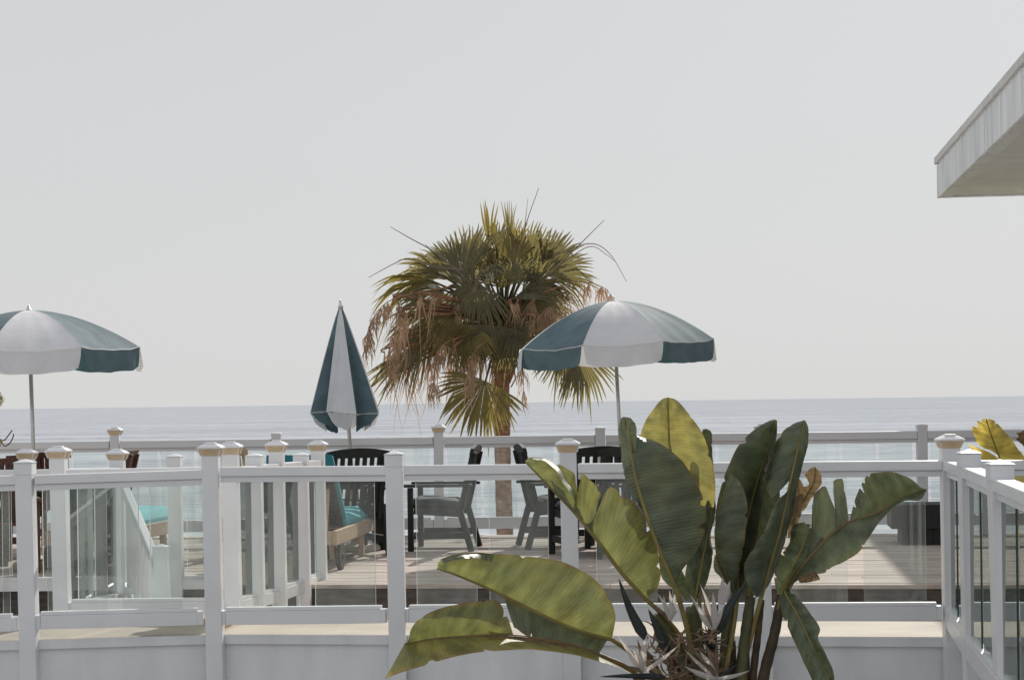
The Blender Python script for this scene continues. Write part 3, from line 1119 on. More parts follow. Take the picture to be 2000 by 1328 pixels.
# ================================================================== furniture
def chair_parts(root, wood, cushion, w=0.60, crest=0.035, slats=7):
    """armchair, faces +y, seat at 0.45"""
    h = w / 2
    wm = M[wood]
    for s in (-1, 1):
        g = MB()
        g.beam((s * (h - .03), 0.26, 0), (s * (h - .03), 0.26, 0.645), 0.055, 0.055, up=Vector((0, 1, 0)))
        g.build('leg', wm, root, bevel=0.004)
        g = MB()
        g.beam((s * (h - .03), -0.36, 0), (s * (h - .03), -0.22, 0.50), 0.05, 0.062, up=Vector((0, 1, 0)))
        g.build('leg', wm, root, bevel=0.004)
        g = MB()
        g.beam((s * (h - .085), -0.235, 0.36), (s * (h - .085), -0.385, 1.00), 0.05, 0.060, up=Vector((0, 1, 0)))
        g.build('back_post', wm, root, bevel=0.004)
        g = MB()
        g.beam((s * (h - .025), -0.37, 0.665), (s * (h - .025), 0.35, 0.665), 0.085, 0.030)
        g.build('armrest', wm, root, bevel=0.006)
        g = MB()
        g.beam((s * (h - .03), -0.31, 0.16), (s * (h - .03), 0.225, 0.16), 0.03, 0.07)
        g.build('stretcher', wm, root)
        g = MB()
        g.beam((s * (h - .065), -0.24, 0.385), (s * (h - .065), 0.23, 0.415), 0.03, 0.08)
        g.build('seat_rail', wm, root)
    for k in range(5):
        y = -0.20 + k * 0.11
        g = MB()
        g.beam((-h + .06, y, 0.435 + y * 0.05), (h - .06, y, 0.435 + y * 0.05), 0.09, 0.022)
        g.build('seat_slat', wm, root)
    g = MB()
    n = 10
    x0, x1 = -h + 0.03, h - 0.03
    pr = []
    for k in range(n + 1):
        f = k / n
        x = lerp(x0, x1, f)
        zz = 1.035 + crest * (1 - (2 * f - 1) ** 2)
        pr.append((x, zz))
    for k in range(n):
        (xa, za), (xb, zb) = pr[k], pr[k + 1]
        ya, yb = -0.372, -0.372
        lo = 0.972
        yl = -0.364
        g.hexa([(xa, yl - .018, lo), (xb, yl - .018, lo), (xb, yl + .018, lo), (xa, yl + .018, lo),
                (xa, ya - .03, za), (xb, yb - .03, zb), (xb, yb + .01, zb), (xa, ya + .01, za)])
    g.build('crest_rail', wm, root)
    for k in range(slats):
        x = lerp(-h + 0.125, h - 0.125, k / (slats - 1))
        g = MB()
        g.beam((x, -0.245, 0.43), (x, -0.368, 0.982), 0.044, 0.018, up=Vector((0, 1, 0)))
        g.build('back_slat', wm, root)
    if cushion:
        g = MB()

        def cu(a, b):
            x, y = lerp(-h + .055, h - .055, a), lerp(-0.235, 0.29, b)
            e = min(a, 1 - a, b, 1 - b) * 8
            bulge = 0.075 * math.sqrt(max(0, min(1, e))) * (1 + 0.12 * math.sin(a * 17 + b * 11))
            return (x, y, 0.455 + y * 0.05 + bulge)
        g.grid(cu, 14, 14)
        g.grid(lambda a, b: (lerp(-h + .055, h - .055, a), lerp(-0.235, 0.29, b), 0.449 + lerp(-0.235, 0.29, b) * 0.05), 14, 14)
        g.build('cushion', M[cushion], root, smooth=True, fix=False)


def setlab(o, lab, grp=None):
    o['label'] = lab
    if grp:
        o['group'] = grp


def deckpt(px, Y):
    p = at(px, 800, Y)
    return Vector((p.x, p.y, DECK))


BG = 'black slatted armchairs on the deck'
ch = thing('armchair', 'black slatted armchair with its back to the camera beside the closed parasol', 'chair', deckpt(669, 18.4), R(28), BG)
chair_parts(ch, 'black', 'cushion_dark', w=0.72)
proto = ch


def place(src, px, Y, rz, lab, grp=BG):
    c = copy_tree(src)
    c.location = deckpt(px, Y)
    c.rotation_euler = (0, 0, R(rz))
    setlab(c, lab, grp)
    return c


place(proto, 858, 19.0, 90 - 6, 'black armchair in side view facing left, standing clear of the other chairs')
place(proto, 1085, 19.1, -90 + 8, 'black armchair in side view facing right, partly behind a drooping leaf tip')
place(proto, 1153, 18.0, 16, 'black slatted chair back between the lamp post and the parasol pole')
place(proto, 1238, 17.8, -6, 'black slatted chair half hidden behind the tall upright leaves')

RG = 'red brown chairs at left'
rc = thing('wooden_chair', 'red brown slatted chair behind the leftmost lamp posts', 'chair', deckpt(112, 19.9), R(4), RG)
chair_parts(rc, 'redwood', None, w=0.46, crest=0.0, slats=5)
place(rc, -12, 18.6, 60, 'dark red chair cut off by the left frame edge', RG)
place(rc, 20, 17.0, 200, 'red brown chair with its front legs by the leftmost front post', RG)
place(rc, 190, 19.8, 88, 'brown chair whose top corner shows beside the second lamp post', RG)

ad = thing('wooden_chair', 'pale wooden chair with rounded slatted back behind the walkway railing', 'chair', deckpt(474, 18.6), R(-155))
for k in range(5):
    a = (k - 2) / 2.0
    g = MB()
    g.beam((a * 0.10, -0.10, 0.40), (a * 0.135, -0.42, 1.0 - 0.012 * a * a), 0.045, 0.018, up=Vector((0, 1, 0)))
    g.build('back_slat', M['palewood'], ad)
g = MB()
n = 8
for k in range(n):
    pts_ = []
    for f in (k / n, (k + 1) / n):
        x = lerp(-0.17, 0.17, f)
        pts_.append((x, 1.04 + 0.05 * math.sqrt(max(0, 1 - (x / 0.172) ** 2))))
    (xa, za), (xb, zb) = pts_
    g.hexa([(xa, -.45, .985), (xb, -.45, .985), (xb, -.39, .985), (xa, -.39, .985), (xa, -.47, za), (xb, -.47, zb), (xb, -.41, zb), (xa, -.41, za)])
g.build('crest_rail', M['palewood'], ad)
for k in range(5):
    g = MB()
    g.beam((-0.26, -0.12 + k * .11, 0.33 + k * .02), (0.26, -0.12 + k * .11, 0.33 + k * .02), 0.085, 0.02)
    g.build('seat_slat', M['palewood'], ad)
for s in (-1, 1):
    g = MB()
    g.beam((s * .27, 0.33, 0), (s * .27, 0.33, 0.53), 0.05, 0.09, up=Vector((0, 1, 0)))
    g.build('leg', M['palewood'], ad)
    g = MB()
    g.beam((s * .24, -0.35, 0.0), (s * .24, 0.38, 0.38), 0.03, 0.10)
    g.build('leg', M['palewood'], ad)
    g = MB()
    g.beam((s * .28, -0.32, 0.55), (s * .28, 0.42, 0.55), 0.12, 0.022)
    g.build('armrest', M['palewood'], ad)


def lounger(lab, px, Y, rz, btop=1.10, flap=True):
    """head end at the origin, foot end towards +y"""
    t = thing('sun_lounger', lab, 'sun lounger', deckpt(px, Y), rz, 'turquoise sun loungers')
    w = 0.64
    h = w / 2
    for s in (-1, 1):
        g = MB()
        g.beam((s * h, 0, 0.30), (s * h, 1.90, 0.30), 0.04, 0.13)
        g.build('side_rail', M['palewood'], t, bevel=0.004)
        g = MB()
        g.beam((s * (h - .05), 1.62, 0), (s * (h - .05), 1.58, 0.235), 0.05, 0.07, up=Vector((0, 1, 0)))
        g.build('leg', M['palewood'], t, bevel=0.004)
        g = MB()
        g.beam((s * (h - .06), 0.22, 0.10), (s * (h - .06), 0.18, 0.235), 0.05, 0.08, up=Vector((0, 1, 0)))
        lg = g.build('leg', M['palewood'], t, bevel=0.004)
        g = MB()
        n = 20
        ring = [(0.125 * math.cos(2 * math.pi * k / n), 0.125 * math.sin(2 * math.pi * k / n)) for k in range(n)]
        i = len(g.v)
        for sx in (-0.022, 0.022):
            for (a, b) in ring:
                g.v.append(Vector((s * (h + .012) + sx, 0.20 + a, 0.125 + b)))
        for k in range(n):
            q = (k + 1) % n
            g.face((k, q, n + q, n + k))
        g.face(list(range(n)))
        g.face(list(reversed(range(n, 2 * n))))
        g.tube([(s * (h - .03), 0.20, 0.125), (s * (h + .045), 0.20, 0.125)], 0.025, 8)
        g.build('wheel', M['brownwood'], t, bevel=0.004)
    for y in (0.02, 1.88):
        g = MB()
        g.beam((-h + .022, y, 0.30), (h - .022, y, 0.30), 0.03, 0.12)
        g.build('end_rail', M['palewood'], t)
    for k in range(9):
        y = 0.72 + k * 0.13
        g = MB()
        g.beam((-h + .022, y, 0.345), (h - .022, y, 0.345), 0.09, 0.018)
        g.build('slat', M['palewood'], t)
    # raised backrest, hinged at y=.62, top towards the head end
    hb, tb = Vector((0, 0.60, 0.37)), Vector((0, 0.02, btop - 0.08))
    for s in (-1, 1):
        g = MB()
        g.beam(hb + Vector((s * (h - .06), 0, 0)), tb + Vector((s * (h - .06), 0, 0)), 0.05, 0.03, up=Vector((0, 1, 0)))
        g.build('backrest_frame', M['brownwood'], t)
        g = MB()
        g.beam((s * (h - .10), 0.10, 0.36), (s * (h - .10), 0.24, 0.75), 0.03, 0.03, up=Vector((0, 1, 0)))
        g.build('backrest_strut', M['palewood'], t)
    for k in range(7):
        c = lerp(hb, tb, (k + .5) / 7)
        g = MB()
        d = (tb - hb).normalized()
        nn = Vector((1, 0, 0)).cross(d)
        g.obox(c, Vector((h - .088, 0, 0)), d * 0.042, nn * 0.009)
        g.build('backrest_slat', M['brownwood'], t)

    def pad(a, b, c0, c1, thick):
        d = (c1 - c0)
        nn = Vector((1, 0, 0)).cross(d).normalized()
        if nn.z < 0:
            nn = -nn
        e = min(a, 1 - a) * w * 10
        e2 = min(b, 1 - b) * d.length * 10
        q = math.sqrt(max(0, min(1, min(e, e2))))
        x = lerp(-h + 0.015, h - 0.015, a)
        return Vector((x, 0, 0)) + c0 + d * b + nn * (0.012 + thick * (0.25 + 0.75 * q))
    g = MB()
    s0, s1 = Vector((0, 0.66, 0.36)), Vector((0, 1.90, 0.36))
    g.grid(lambda a, b: pad(a, b, s0, s1, 0.13), 14, 24)
    g.grid(lambda a, b: Vector((lerp(-h + .015, h - .015, a), lerp(0.66, 1.90, b), 0.362)), 14, 24)
    for (a, b0, b1) in ((0, 0, 1), (1, 0, 1)):
        g.grid(lambda p, q: lerp(pad(a, p, s0, s1, 0.13), Vector((lerp(-h + .015, h - .015, a), lerp(0.66, 1.90, p), 0.362)), q), 24, 1)
    for b in (0, 1):
        g.grid(lambda p, q: lerp(pad(p, b, s0, s1, 0.13), Vector((lerp(-h + .015, h - .015, p), lerp(0.66, 1.90, b), 0.362)), q), 14, 1)
    g.build('seat_cushion', M['turq'], t, smooth=True)
    g = MB()
    c0, c1 = Vector((0, 0.66, 0.42)), Vector((0, 0.03, btop))
    g.grid(lambda a, b: pad(a, b, c0, c1, 0.07), 14, 18)
    dd = (c1 - c0)
    bk = lambda a, b: Vector((lerp(-h + .015, h - .015, a), 0, 0)) + c0 + dd * b + Vector((0, 0.004, 0.004))
    g.grid(bk, 14, 18)
    for a in (0, 1):
        g.grid(lambda p, q: lerp(pad(a, p, c0, c1, 0.07), bk(a, p), q), 18, 1)
    for b in (0, 1):
        g.grid(lambda p, q: lerp(pad(p, b, c0, c1, 0.07), bk(p, b), q), 14, 1)
    g.build('back_cushion', M['turq'], t, smooth=True)
    if not flap:
        return t
    # cushion flap turned over the top of the backrest
    g = MB()
    g.grid(lambda a, b: Vector((lerp(-h + .02, h - .02, a), c1.y - 0.012 - 0.02 * b, c1.z + 0.03 - 0.17 * b + 0.004 * math.sin(a * 9))), 14, 4)
    g.grid(lambda a, b: Vector((lerp(-h + .02, h - .02, a), c1.y - 0.004 - 0.02 * b, c1.z + 0.03 - 0.17 * b)), 14, 4)
    g.build('cushion_flap', M['teal_back'], t, smooth=True, fix=False)
    return t


LA = -math.atan(0.10)
lounger('wooden sun lounger on wheels with turquoise cushion next to the walkway railing', 582, 16.6, LA, 1.02)
lounger('sun lounger with turquoise cushion behind the stair handrail', 146, 16.9, LA - 0.05, 0.86, False)


# ------------------------------------------------------------------ tables
def table(lab, px, Y, rad, top=0.72, mat='black'):
    t = thing('patio_table', lab, 'table', deckpt(px, Y), 0.2)
    g = MB()
    n = 9
    for k in range(n):
        y0, y1 = lerp(-rad, rad, k / n) + .003, lerp(-rad, rad, (k + 1) / n) - .003
        x = math.sqrt(max(0.02, rad * rad - (max(abs(y0), abs(y1)) * 0.93) ** 2))
        gg = MB()
        if abs((y0 + y1) / 2) < 0.03:
            for s in (-1, 1):
                gg.box(s * (x + .05) / 2 - (x - .05) / 2, s * (x + .05) / 2 + (x - .05) / 2, y0, y1, top - .024, top)
        else:
            gg.box(-x, x, y0, y1, top - .024, top)
        gg.build('top_slat', M[mat], t)
    g = MB()
    g.lathe([(rad * .9, top - .085), (rad * .9, top - .026), (rad * .86, top - .026), (rad * .86, top - .085)], 28)
    g.build('apron', M[mat], t)
    for k in range(4):
        a = math.pi / 4 + k * math.pi / 2
        d = Vector((math.cos(a), math.sin(a), 0))
        g = MB()
        g.beam(d * (rad * .80), d * (rad * .72) + Z * (top - .027), 0.06, 0.06, up=d)
        g.build('leg', M[mat], t, bevel=0.004)
    return t


table('black slatted round table around the closed parasol pole', 687, 19.2, 0.48)
table('black slatted round table around the open parasol pole by the palm', 1216, 19.0, 0.50)
table('dark brown round table under the parasol at far left', 66, 17.9, 0.50, mat='brownwood')


# ------------------------------------------------------------------ parasols
def parasol(lab, base_px, base_Y, top_px, top_py, drop, Rm, a0, sag=0.0):
    t = thing('parasol', lab, 'parasol', deckpt(base_px, base_Y), 0, 'green and white beach parasols')
    b = deckpt(base_px, base_Y)
    tip = at(top_px, top_py, base_Y - 0.05)
    ax = (tip - b)
    H = ax.length
    q = Vector((0, 0, 1)).rotation_difference(ax.normalized())
    t.rotation_mode = 'QUATERNION'
    t.rotation_quaternion = q
    apex = H
    zr = apex - drop
    prof = lambda r: apex - drop * (r / Rm) ** 1.8
    g = MB()
    g.tube([(0, 0, 0.02), (0, 0, H - 0.01)], 0.019, 12)
    g.build('pole', M['metal'], t, smooth=True)
    g = MB()
    g.lathe([(0.0, 0.0), (0.24, 0.0), (0.24, 0.03), (0.20, 0.06), (0.06, 0.08), (0.035, 0.10), (0.035, 0.42), (0.0, 0.42)], 28)
    g.build('base', M['beige'], t, smooth=False)
    g = MB()
    g.lathe([(0.0, apex - 0.004), (0.035, apex - 0.004), (0.03, apex + .008), (0.014, apex + .014), (0.014, apex + .04), (0.0, apex + .05)], 12)
    g.build('finial', M['metal'], t, smooth=True)
    n = 8
    for k in range(n):
        lo, hi = a0 + k * 2 * math.pi / n, a0 + (k + 1) * 2 * math.pi / n
        col = M['para_green'] if k % 2 == 0 else M['para_white']

        def pt(u, v, off=0.0):
            a = lerp(lo, hi, v)
            d0 = Vector((math.cos(lo), math.sin(lo), 0))
            d1 = Vector((math.cos(hi), math.sin(hi), 0))
            r = u * Rm
            e = lerp(d0, d1, v) * r                       # chord between the ribs
            arc = Vector((math.cos(a), math.sin(a), 0)) * r
            p = lerp(e, arc, 0.30)
            s4 = 1 - (2 * v - 1) ** 2
            z = prof(r) - 0.030 * u * s4 + 0.004 * u * s4 * math.sin(u * 13 + k * 2.1 + v * 7) + 0.003 * u * math.sin(v * 19 + k)
            return Vector((p.x, p.y, z + off))
        g = MB()
        g.grid(lambda u, v: pt(0.015 + 0.985 * u, v), 16, 12)
        cp = g.build('canopy_panel', col, t, smooth=True)
        g = MB()
        rv = random.Random(k * 7 + int(base_px))
        ph = rv.uniform(0, 6)

        def val(u, v):
            m = 0.5 + (v - 0.5) * (0.97 - 0.07 * u * u)
            p = pt(1.0, m)
            out = Vector((p.x, p.y, 0)).normalized()
            w = 0.010 * math.sin(v * 15 + ph) * u + 0.006 * math.sin(v * 31 + ph * 2) * u
            return p + out * (0.012 * math.sin(u * 1.5) + w + 0.002) - Z * (0.195 * u * (1 - 0.10 * (2 * abs(v - .5)) ** 6))
        g.grid(val, 6, 20)
        g.build('valance', col, cp, smooth=True)
        g = MB()
        g.tube([pt(1.0, v / 10.0, 0.004) for v in range(11)], 0.0045, 5)
        g.build('trim', M['para_trim'], cp)
        g = MB()
        g.tube([pt(u / 8.0, 0.0, -0.012) for u in range(1, 9)], 0.006, 6)
        rb = g.build('rib', M['metal'], t)
        d0 = Vector((math.cos(lo), math.sin(lo), 0))
        g = MB()
        g.tube([Vector((0, 0, zr - 0.16)) + d0 * 0.03, pt(0.55, 0.0, -0.02)], 0.005, 6)
        g.build('strut', M['metal'], rb)
    g = MB()
    g.lathe([(0.0, zr - .20), (0.035, zr - .20), (0.035, zr - .12), (0.0, zr - .12)], 12)
    g.build('hub', M['metal'], t)
    return t


# facing the camera is -Y: angle -90 deg
parasol('open green and white parasol overlapping the palm at centre right', 1219, 19.0, 1197, 588, 0.45, 1.045, R(-90 - 21 - 45 * 1))
parasol('open green and white parasol cut by the left frame edge', 69, 17.45, 56, 606, 0.38, 1.06, R(-90 - 5 - 45 * 1))


def closed_parasol(lab, base_px, base_Y, top_px, top_py):
    t = thing('parasol', lab, 'parasol', deckpt(base_px, base_Y), 0, 'green and white beach parasols')
    b = deckpt(base_px, base_Y)
    tip = at(top_px, top_py, base_Y - 0.03)
    ax = tip - b
    H = ax.length
    t.rotation_mode = 'QUATERNION'
    t.rotation_quaternion = Vector((0, 0, 1)).rotation_difference(ax.normalized())
    g = MB()
    g.tube([(0, 0, 0.02), (0, 0, H)], 0.019, 12)
    g.build('pole', M['metal'], t, smooth=True)
    g = MB()
    g.lathe([(0, 0), (0.24, 0), (0.24, .03), (0.20, .06), (0.07, .08), (0.055, .10), (0.055, .74), (0, .74)], 28)
    g.build('base', M['beige'], t)
    g = MB()
    g.lathe([(0, H - .03), (0.028, H - .03), (0.022, H), (0.014, H + .01), (0.012, H + .05), (0, H + .06)], 12)
    g.build('finial', M['metal'], t, smooth=True)
    n = 8
    rad = [0.44, 0.30, 0.37, 0.385, 0.345, 0.36, 0.33, 0.45]
    a0 = R(-90 - 25)
    L = 1.10
    fold = [0.72, 0.80, 0.50, 0.98, 0.48, 0.66, 0.6, 0.58]
    dz = [0.0, 0.05, -0.03, -0.04, 0.01, 0.02, 0.0, -0.02]
    off = Vector((-0.01, 0, 0))
    for k in range(n):
        lo = a0 + (k - 3) * 2 * math.pi / n
        hi = lo + 2 * math.pi / n
        r0, r1 = rad[k], rad[(k + 1) % n]
        z0, z1 = dz[k], dz[(k + 1) % n]
        fm = fold[k]
        col = M['para_green'] if k % 2 == 0 else M['para_white']

        def pt(u, v, lo=lo, hi=hi, r0=r0, r1=r1, z0=z0, z1=z1, fm=fm, k=k):
            a = lerp(lo, hi, v)
            p0 = Vector((math.cos(lo), math.sin(lo), 0)) * (0.012 + r0 * u ** 0.92)
            p1 = Vector((math.cos(hi), math.sin(hi), 0)) * (0.012 + r1 * u ** 0.92)
            c = lerp(p0, p1, v)
            s = 4 * v * (1 - v)
            f = 1 + (fm - 1) * (s ** 1.2) * min(1, u * 2.2)
            f += 0.05 * math.sin(v * 9 + k * 2 + u * 3) * u * s + 0.04 * math.sin(v * 14 + k) * max(0, u - .7) * s * 3
            c = c * f
            z = H - 0.01 - L * u - lerp(z0, z1, v) * u
            return c + Vector((0, 0, z)) + off * u
        g = MB()
        g.grid(pt, 26, 14)
        cp = g.build('canopy_panel', col, t, smooth=True)

        def val(u, v, pt=pt, k=k):
            m = 0.5 + (v - .5) * (1 - .22 * u)
            p = pt(1.0, m)
            q = Vector((p.x, p.y, 0))
            s = 4 * v * (1 - v)
            sh = 1 - u * (0.05 + 0.10 * s)
            return Vector((q.x * sh, q.y * sh, p.z - 0.17 * u * (0.62 + 0.38 * s) + 0.01 * math.sin(v * 12 + k)))
        g = MB()
        g.grid(val, 6, 14)
        g.build('valance', col, cp, smooth=True)
        g = MB()
        g.tube([pt(1.0, v / 10.0) * 1.0 + Vector((0, 0, 0.002)) for v in range(11)], 0.0045, 5)
        g.tube([pt(u / 12.0, 0.0) for u in range(1, 13)], 0.004, 5)
        g.build('trim', M['para_trim'], cp)
    return t


closed_parasol('closed green and white parasol folded down beside the palm', 694, 18.9, 665, 596)

# ------------------------------------------------------------------ black planter box
pb = thing('planter_box', 'black plank box with an overhanging top at the right end of the deck', 'planter', deckpt(1815, 18.95), -THETA)
rp = random.Random(3)
for k in range(6):
    x = -0.265 + k * 0.106
    g = MB()
    g.box(x - .051, x + .051, -0.265, -0.235, 0, 0.163)
    g.build('plank', M['black'], pb)
    g = MB()
    g.box(x - .051, x + .051, 0.235, 0.265, 0, 0.163)
    g.build('plank', M['black'], pb)
for s in (-1, 1):
    for k in range(4):
        y = -0.175 + k * 0.117
        g = MB()
        g.box(s * 0.300 - .015, s * .300 + .015, y - .056, y + .056, 0, 0.163)
        g.build('plank', M['black'], pb)
g = MB()
g.box(-0.42, 0.42, -0.30, 0.30, 0.165, 0.385)
g.build('lid_frame', M['black'], pb, bevel=0.006)
for k in range(5):
    y = -0.236 + k * 0.118
    g = MB()
    g.box(-0.405, 0.405, y - .056, y + .056, 0.387, 0.409)
    g.build('lid_plank', M['black'], pb)

# ================================================================== plants
# ------------------------------------------------------------------ fan palm
PY_ = 26.0
HUB = at(984, 690, PY_)
palm = thing('palm_tree', 'fan palm with a shaggy crown and hanging brown leaves beyond the deck railing', 'palm tree', at(990, 1700, PY_), fixed=True)
rp = random.Random(11)
g = MB()
tr, rr_ = [], []
base = at(993, 1640, PY_)
for k in range(40):
    f = k / 39.0
    p = lerp(base, at(984, 742, PY_), f) + Vector((0.03 * math.sin(f * 5), 0, 0))
    tr.append(p)
    rr_.append(lerp(0.17, 0.108, f ** 0.5) * (1 + 0.05 * (k % 2)))
tr += [at(984, 728, PY_), at(984, 705, PY_), at(984, 640, PY_)]
rr_ += [0.125, 0.14, 0.10]
g.tube(tr, rr_, 18)
g.build('trunk', M['trunk'], palm, smooth=True)
# stubs of cut leaf bases round the top of the trunk
for k in range(26):
    a = k * 2.4
    zz = -0.48 + 0.02 * k
    c = HUB + Vector((0.01, 0, zz))
    d = Vector((math.cos(a), math.sin(a), 0))
    g = MB()
    p0 = c + d * 0.085
    p1 = c + d * (0.15 + 0.03 * rp.random()) + Z * (0.12 + 0.05 * rp.random())
    g.beam(p0, p1, 0.055, 0.018, up=d)
    g.build('leaf_base', M['boot'], palm)


CC = at(984, 640, PY_)


def blade(g, b, T, S, Nn, Rb, nseg, spread, clump, sag, free, rng):
    sp_ = R(spread)
    da = 2 * sp_ / nseg
    tanh = math.tan(da / 2)
    for i in range(nseg):
        a = -sp_ + (i + 0.5) * da + rng.uniform(-0.02, 0.02)
        L = Rb * (0.80 + 0.20 * math.cos(a * 0.8)) * rng.uniform(0.90, 1.06)
        if rng.random() < 0.06:
            L *= rng.uniform(0.55, 0.85)
        sg = sag * rng.uniform(0.6, 1.5)
        aj = a + clump * rng.uniform(-0.35, 0.35)
        st = [0.02, 0.25, free, lerp(free, 1.06, .3), lerp(free, 1.06, .6), lerp(free, 1.06, .82), 1.06]
        prev = None
        yaw = rng.uniform(-1, 1) * 0.16
        bro = rng.random() < 0.10
        for s in st:
            aa = lerp(a, aj, max(0, (s - 0.3) / 0.7))
            e = T * math.cos(aa) + S * math.sin(aa)
            x = s * L
            cen = b + e * x + Nn * (0.22 * x * x / Rb * math.cos(aa)) - Z * (sg * L * max(0, s - 0.30) ** 2 * 1.9) + S * (yaw * max(0, s - free) ** 2)
            if bro and s > free:
                cen = cen - Z * (0.9 * L * (s - free))          # a broken segment that hangs
            q = -T * math.sin(aa) + S * math.cos(aa)
            wmax = free * L * tanh * 1.12
            if s <= free:
                hw = s * L * tanh * 1.12
            else:
                hw = wmax * max(0.0, 1 - (s - free) / (1.06 - free)) ** 0.65
            pl = 0.25 * hw
            idx = g.add(cen - q * hw - Nn * pl, cen + Nn * pl, cen + q * hw - Nn * pl)
            if prev is not None:
                g.face((prev, idx, idx + 1, prev + 1), 0)
                g.face((prev + 1, idx + 1, idx + 2, prev + 2), 0)
            prev = idx


def fan(bx, by, tx, ty, dy, spread, mat='frond', tilt=0.0, sag=0.2, dd=0.0, nseg=None, clump=0.0, free=0.64, lift=0.08):
    """a leaf whose blade runs from (bx, by) to (tx, ty), on a stalk from the head of the trunk"""
    b, tip = at(bx, by, PY_ + dy), at(tx, ty, PY_ + dy + dd)
    T = tip - b
    Rb = T.length
    T.normalize()
    S = T.cross(Vector((0, 1, 0))).normalized()
    Nn = S.cross(T).normalized()
    c, s = math.cos(tilt), math.sin(tilt)
    S, Nn = S * c + Nn * s, Nn * c - S * s
    g = MB()
    line = [CC, lerp(CC, b, 0.5) + Z * lift, b, b + T * 0.06]
    ps = [crom(line, k / 4) for k in range(13)]
    g.tube(ps, [lerp(0.024, 0.010, k / 12) for k in range(13)], 6, m=1)
    if nseg is None:
        nseg = max(8, int(spread * 2 / 4.3))
    blade(g, b, T, S, Nn, Rb, nseg, spread, clump, sag, free, rp)
    pet = 'boot' if mat == 'frond_d' else 'stalk'
    return g.build('frond', [M[mat], M[pet]], palm, fix=False)


def zf(zx, zy):
    return 680 + zx / 2.655, 360 + zy / 2.655


FANS = [  # base, tip (in one enlarged view of the crown), depth, spread, kind, tilt, sag
    (600, 480, 560, 205, -.3, 56, 'frond', .3, .05), (560, 500, 410, 300, -.2, 46, 'frond', -.3, .12), (640, 460, 690, 215, .1, 44, 'frond', .2, .05),
    (735, 350, 735, 115, .1, 15, 'frond_y', 0, 0), (770, 360, 770, 160, .2, 14, 'frond_y', .2, 0), (835, 330, 838, 110, .1, 10, 'frond', 0, 0.02),
    (850, 420, 870, 215, -.2, 46, 'frond', -.2, .05), (930, 430, 1000, 205, .1, 48, 'frond', .2, .08), (900, 430, 940, 220, .4, 40, 'frond_y', .3, .05),
    (1010, 450, 1190, 250, .0, 50, 'frond', -.3, .12), (1030, 480, 1245, 330, -.3, 42, 'frond', .3, .2), (1060, 500, 1250, 470, -.4, 44, 'frond_y', .5, .45),
    (1000, 470, 1090, 240, .5, 46, 'frond', 0, .1), (1040, 440, 1235, 400, .3, 46, 'frond', .6, .35),
    (480, 470, 220, 440, -.2, 46, 'frond', .5, .35), (430, 500, 125, 500, -.5, 30, 'frond', .7, .55), (500, 550, 280, 620, -.4, 55, 'frond', .3, .35),
    (520, 430, 330, 370, .4, 50, 'frond', -.4, .3), (480, 640, 230, 760, -.5, 56, 'frond', .2, .35), (430, 760, 210, 880, -.6, 48, 'frond', -.3, .35),
    (330, 850, 140, 1070, -.5, 26, 'frond', .5, .1), (680, 520, 640, 740, -1.0, 80, 'frond', -.4, .2),
    (780, 735, 750, 955, -1.0, 88, 'frond', .1, .15), (712, 1020, 590, 1240, -1.0, 88, 'frond_y', -.15, .12),
    (1190, 850, 1280, 1110, -.7, 46, 'frond', .3, .12), (1130, 850, 1030, 1040, -.6, 62, 'frond', -.2, .15), (1210, 870, 1200, 1090, -.5, 40, 'frond', .8, .12),
    (930, 540, 1000, 740, -.9, 80, 'frond', -.2, .25), (990, 540, 1130, 640, -.7, 60, 'frond', .3, .4),
    (540, 680, 460, 880, -.8, 70, 'frond', .2, .2), (620, 720, 590, 930, -.9, 72, 'frond_y', -.2, .2),
    (900, 680, 980, 860, -.9, 74, 'frond', .2, .25), (860, 760, 880, 960, -.8, 70, 'frond', .2, .2), (660, 400, 600, 260, .5, 60, 'frond', 0, .1), (780, 440, 800, 260, .3, 60, 'frond', 0, .1),
    (560, 600, 420, 720, .5, 70, 'frond', .2, .3), (1020, 620, 1140, 760, .4, 70, 'frond', .2, .3), (700, 640, 620, 820, .5, 80, 'frond', .2, .3), 
    (740, 520, 720, 330, -.7, 60, 'frond', .6, .3), (860, 520, 930, 340, -.8, 60, 'frond', -.5, .3), (660, 560, 470, 430, -.6, 60, 'frond', .5, .35), (950, 540, 1110, 400, -.6, 60, 'frond', -.5, .35),
    (790, 480, 780, 280, .4, 60, 'frond', .1, .1), (700, 500, 640, 330, .5, 60, 'frond', .1, .1), (900, 500, 960, 330, .5, 60, 'frond', .1, .1), (930, 600, 960, 480, -1.0, 80, 'frond', .4, .4),
    (770, 340, 790, 180, 0.0, 22, 'frond', .3, .03), (850, 350, 870, 190, 0.0, 26, 'frond', .3, .03),
    (800, 540, 810, 380, -.5, 70, 'frond', .5, .3), (700, 560, 560, 520, -.7, 60, 'frond', .4, .4), (900, 560, 1040, 500, -.7, 55, 'frond', -.4, .4)]
for (bx, by, tx, ty, dy, sp, mt, ti, sg) in FANS:
    (bx, by), (tx, ty) = zf(bx, by), zf(tx, ty)
    if mt == 'frond' and rp.random() < 0.16:
        mt = 'frond_y'
    fan(bx, by, tx, ty, dy, sp, mt, ti + rp.uniform(-.15, .15), sg, dd=rp.uniform(-.25, .25), free=0.74 if by > 730 and mt == 'frond_y' else 0.64)
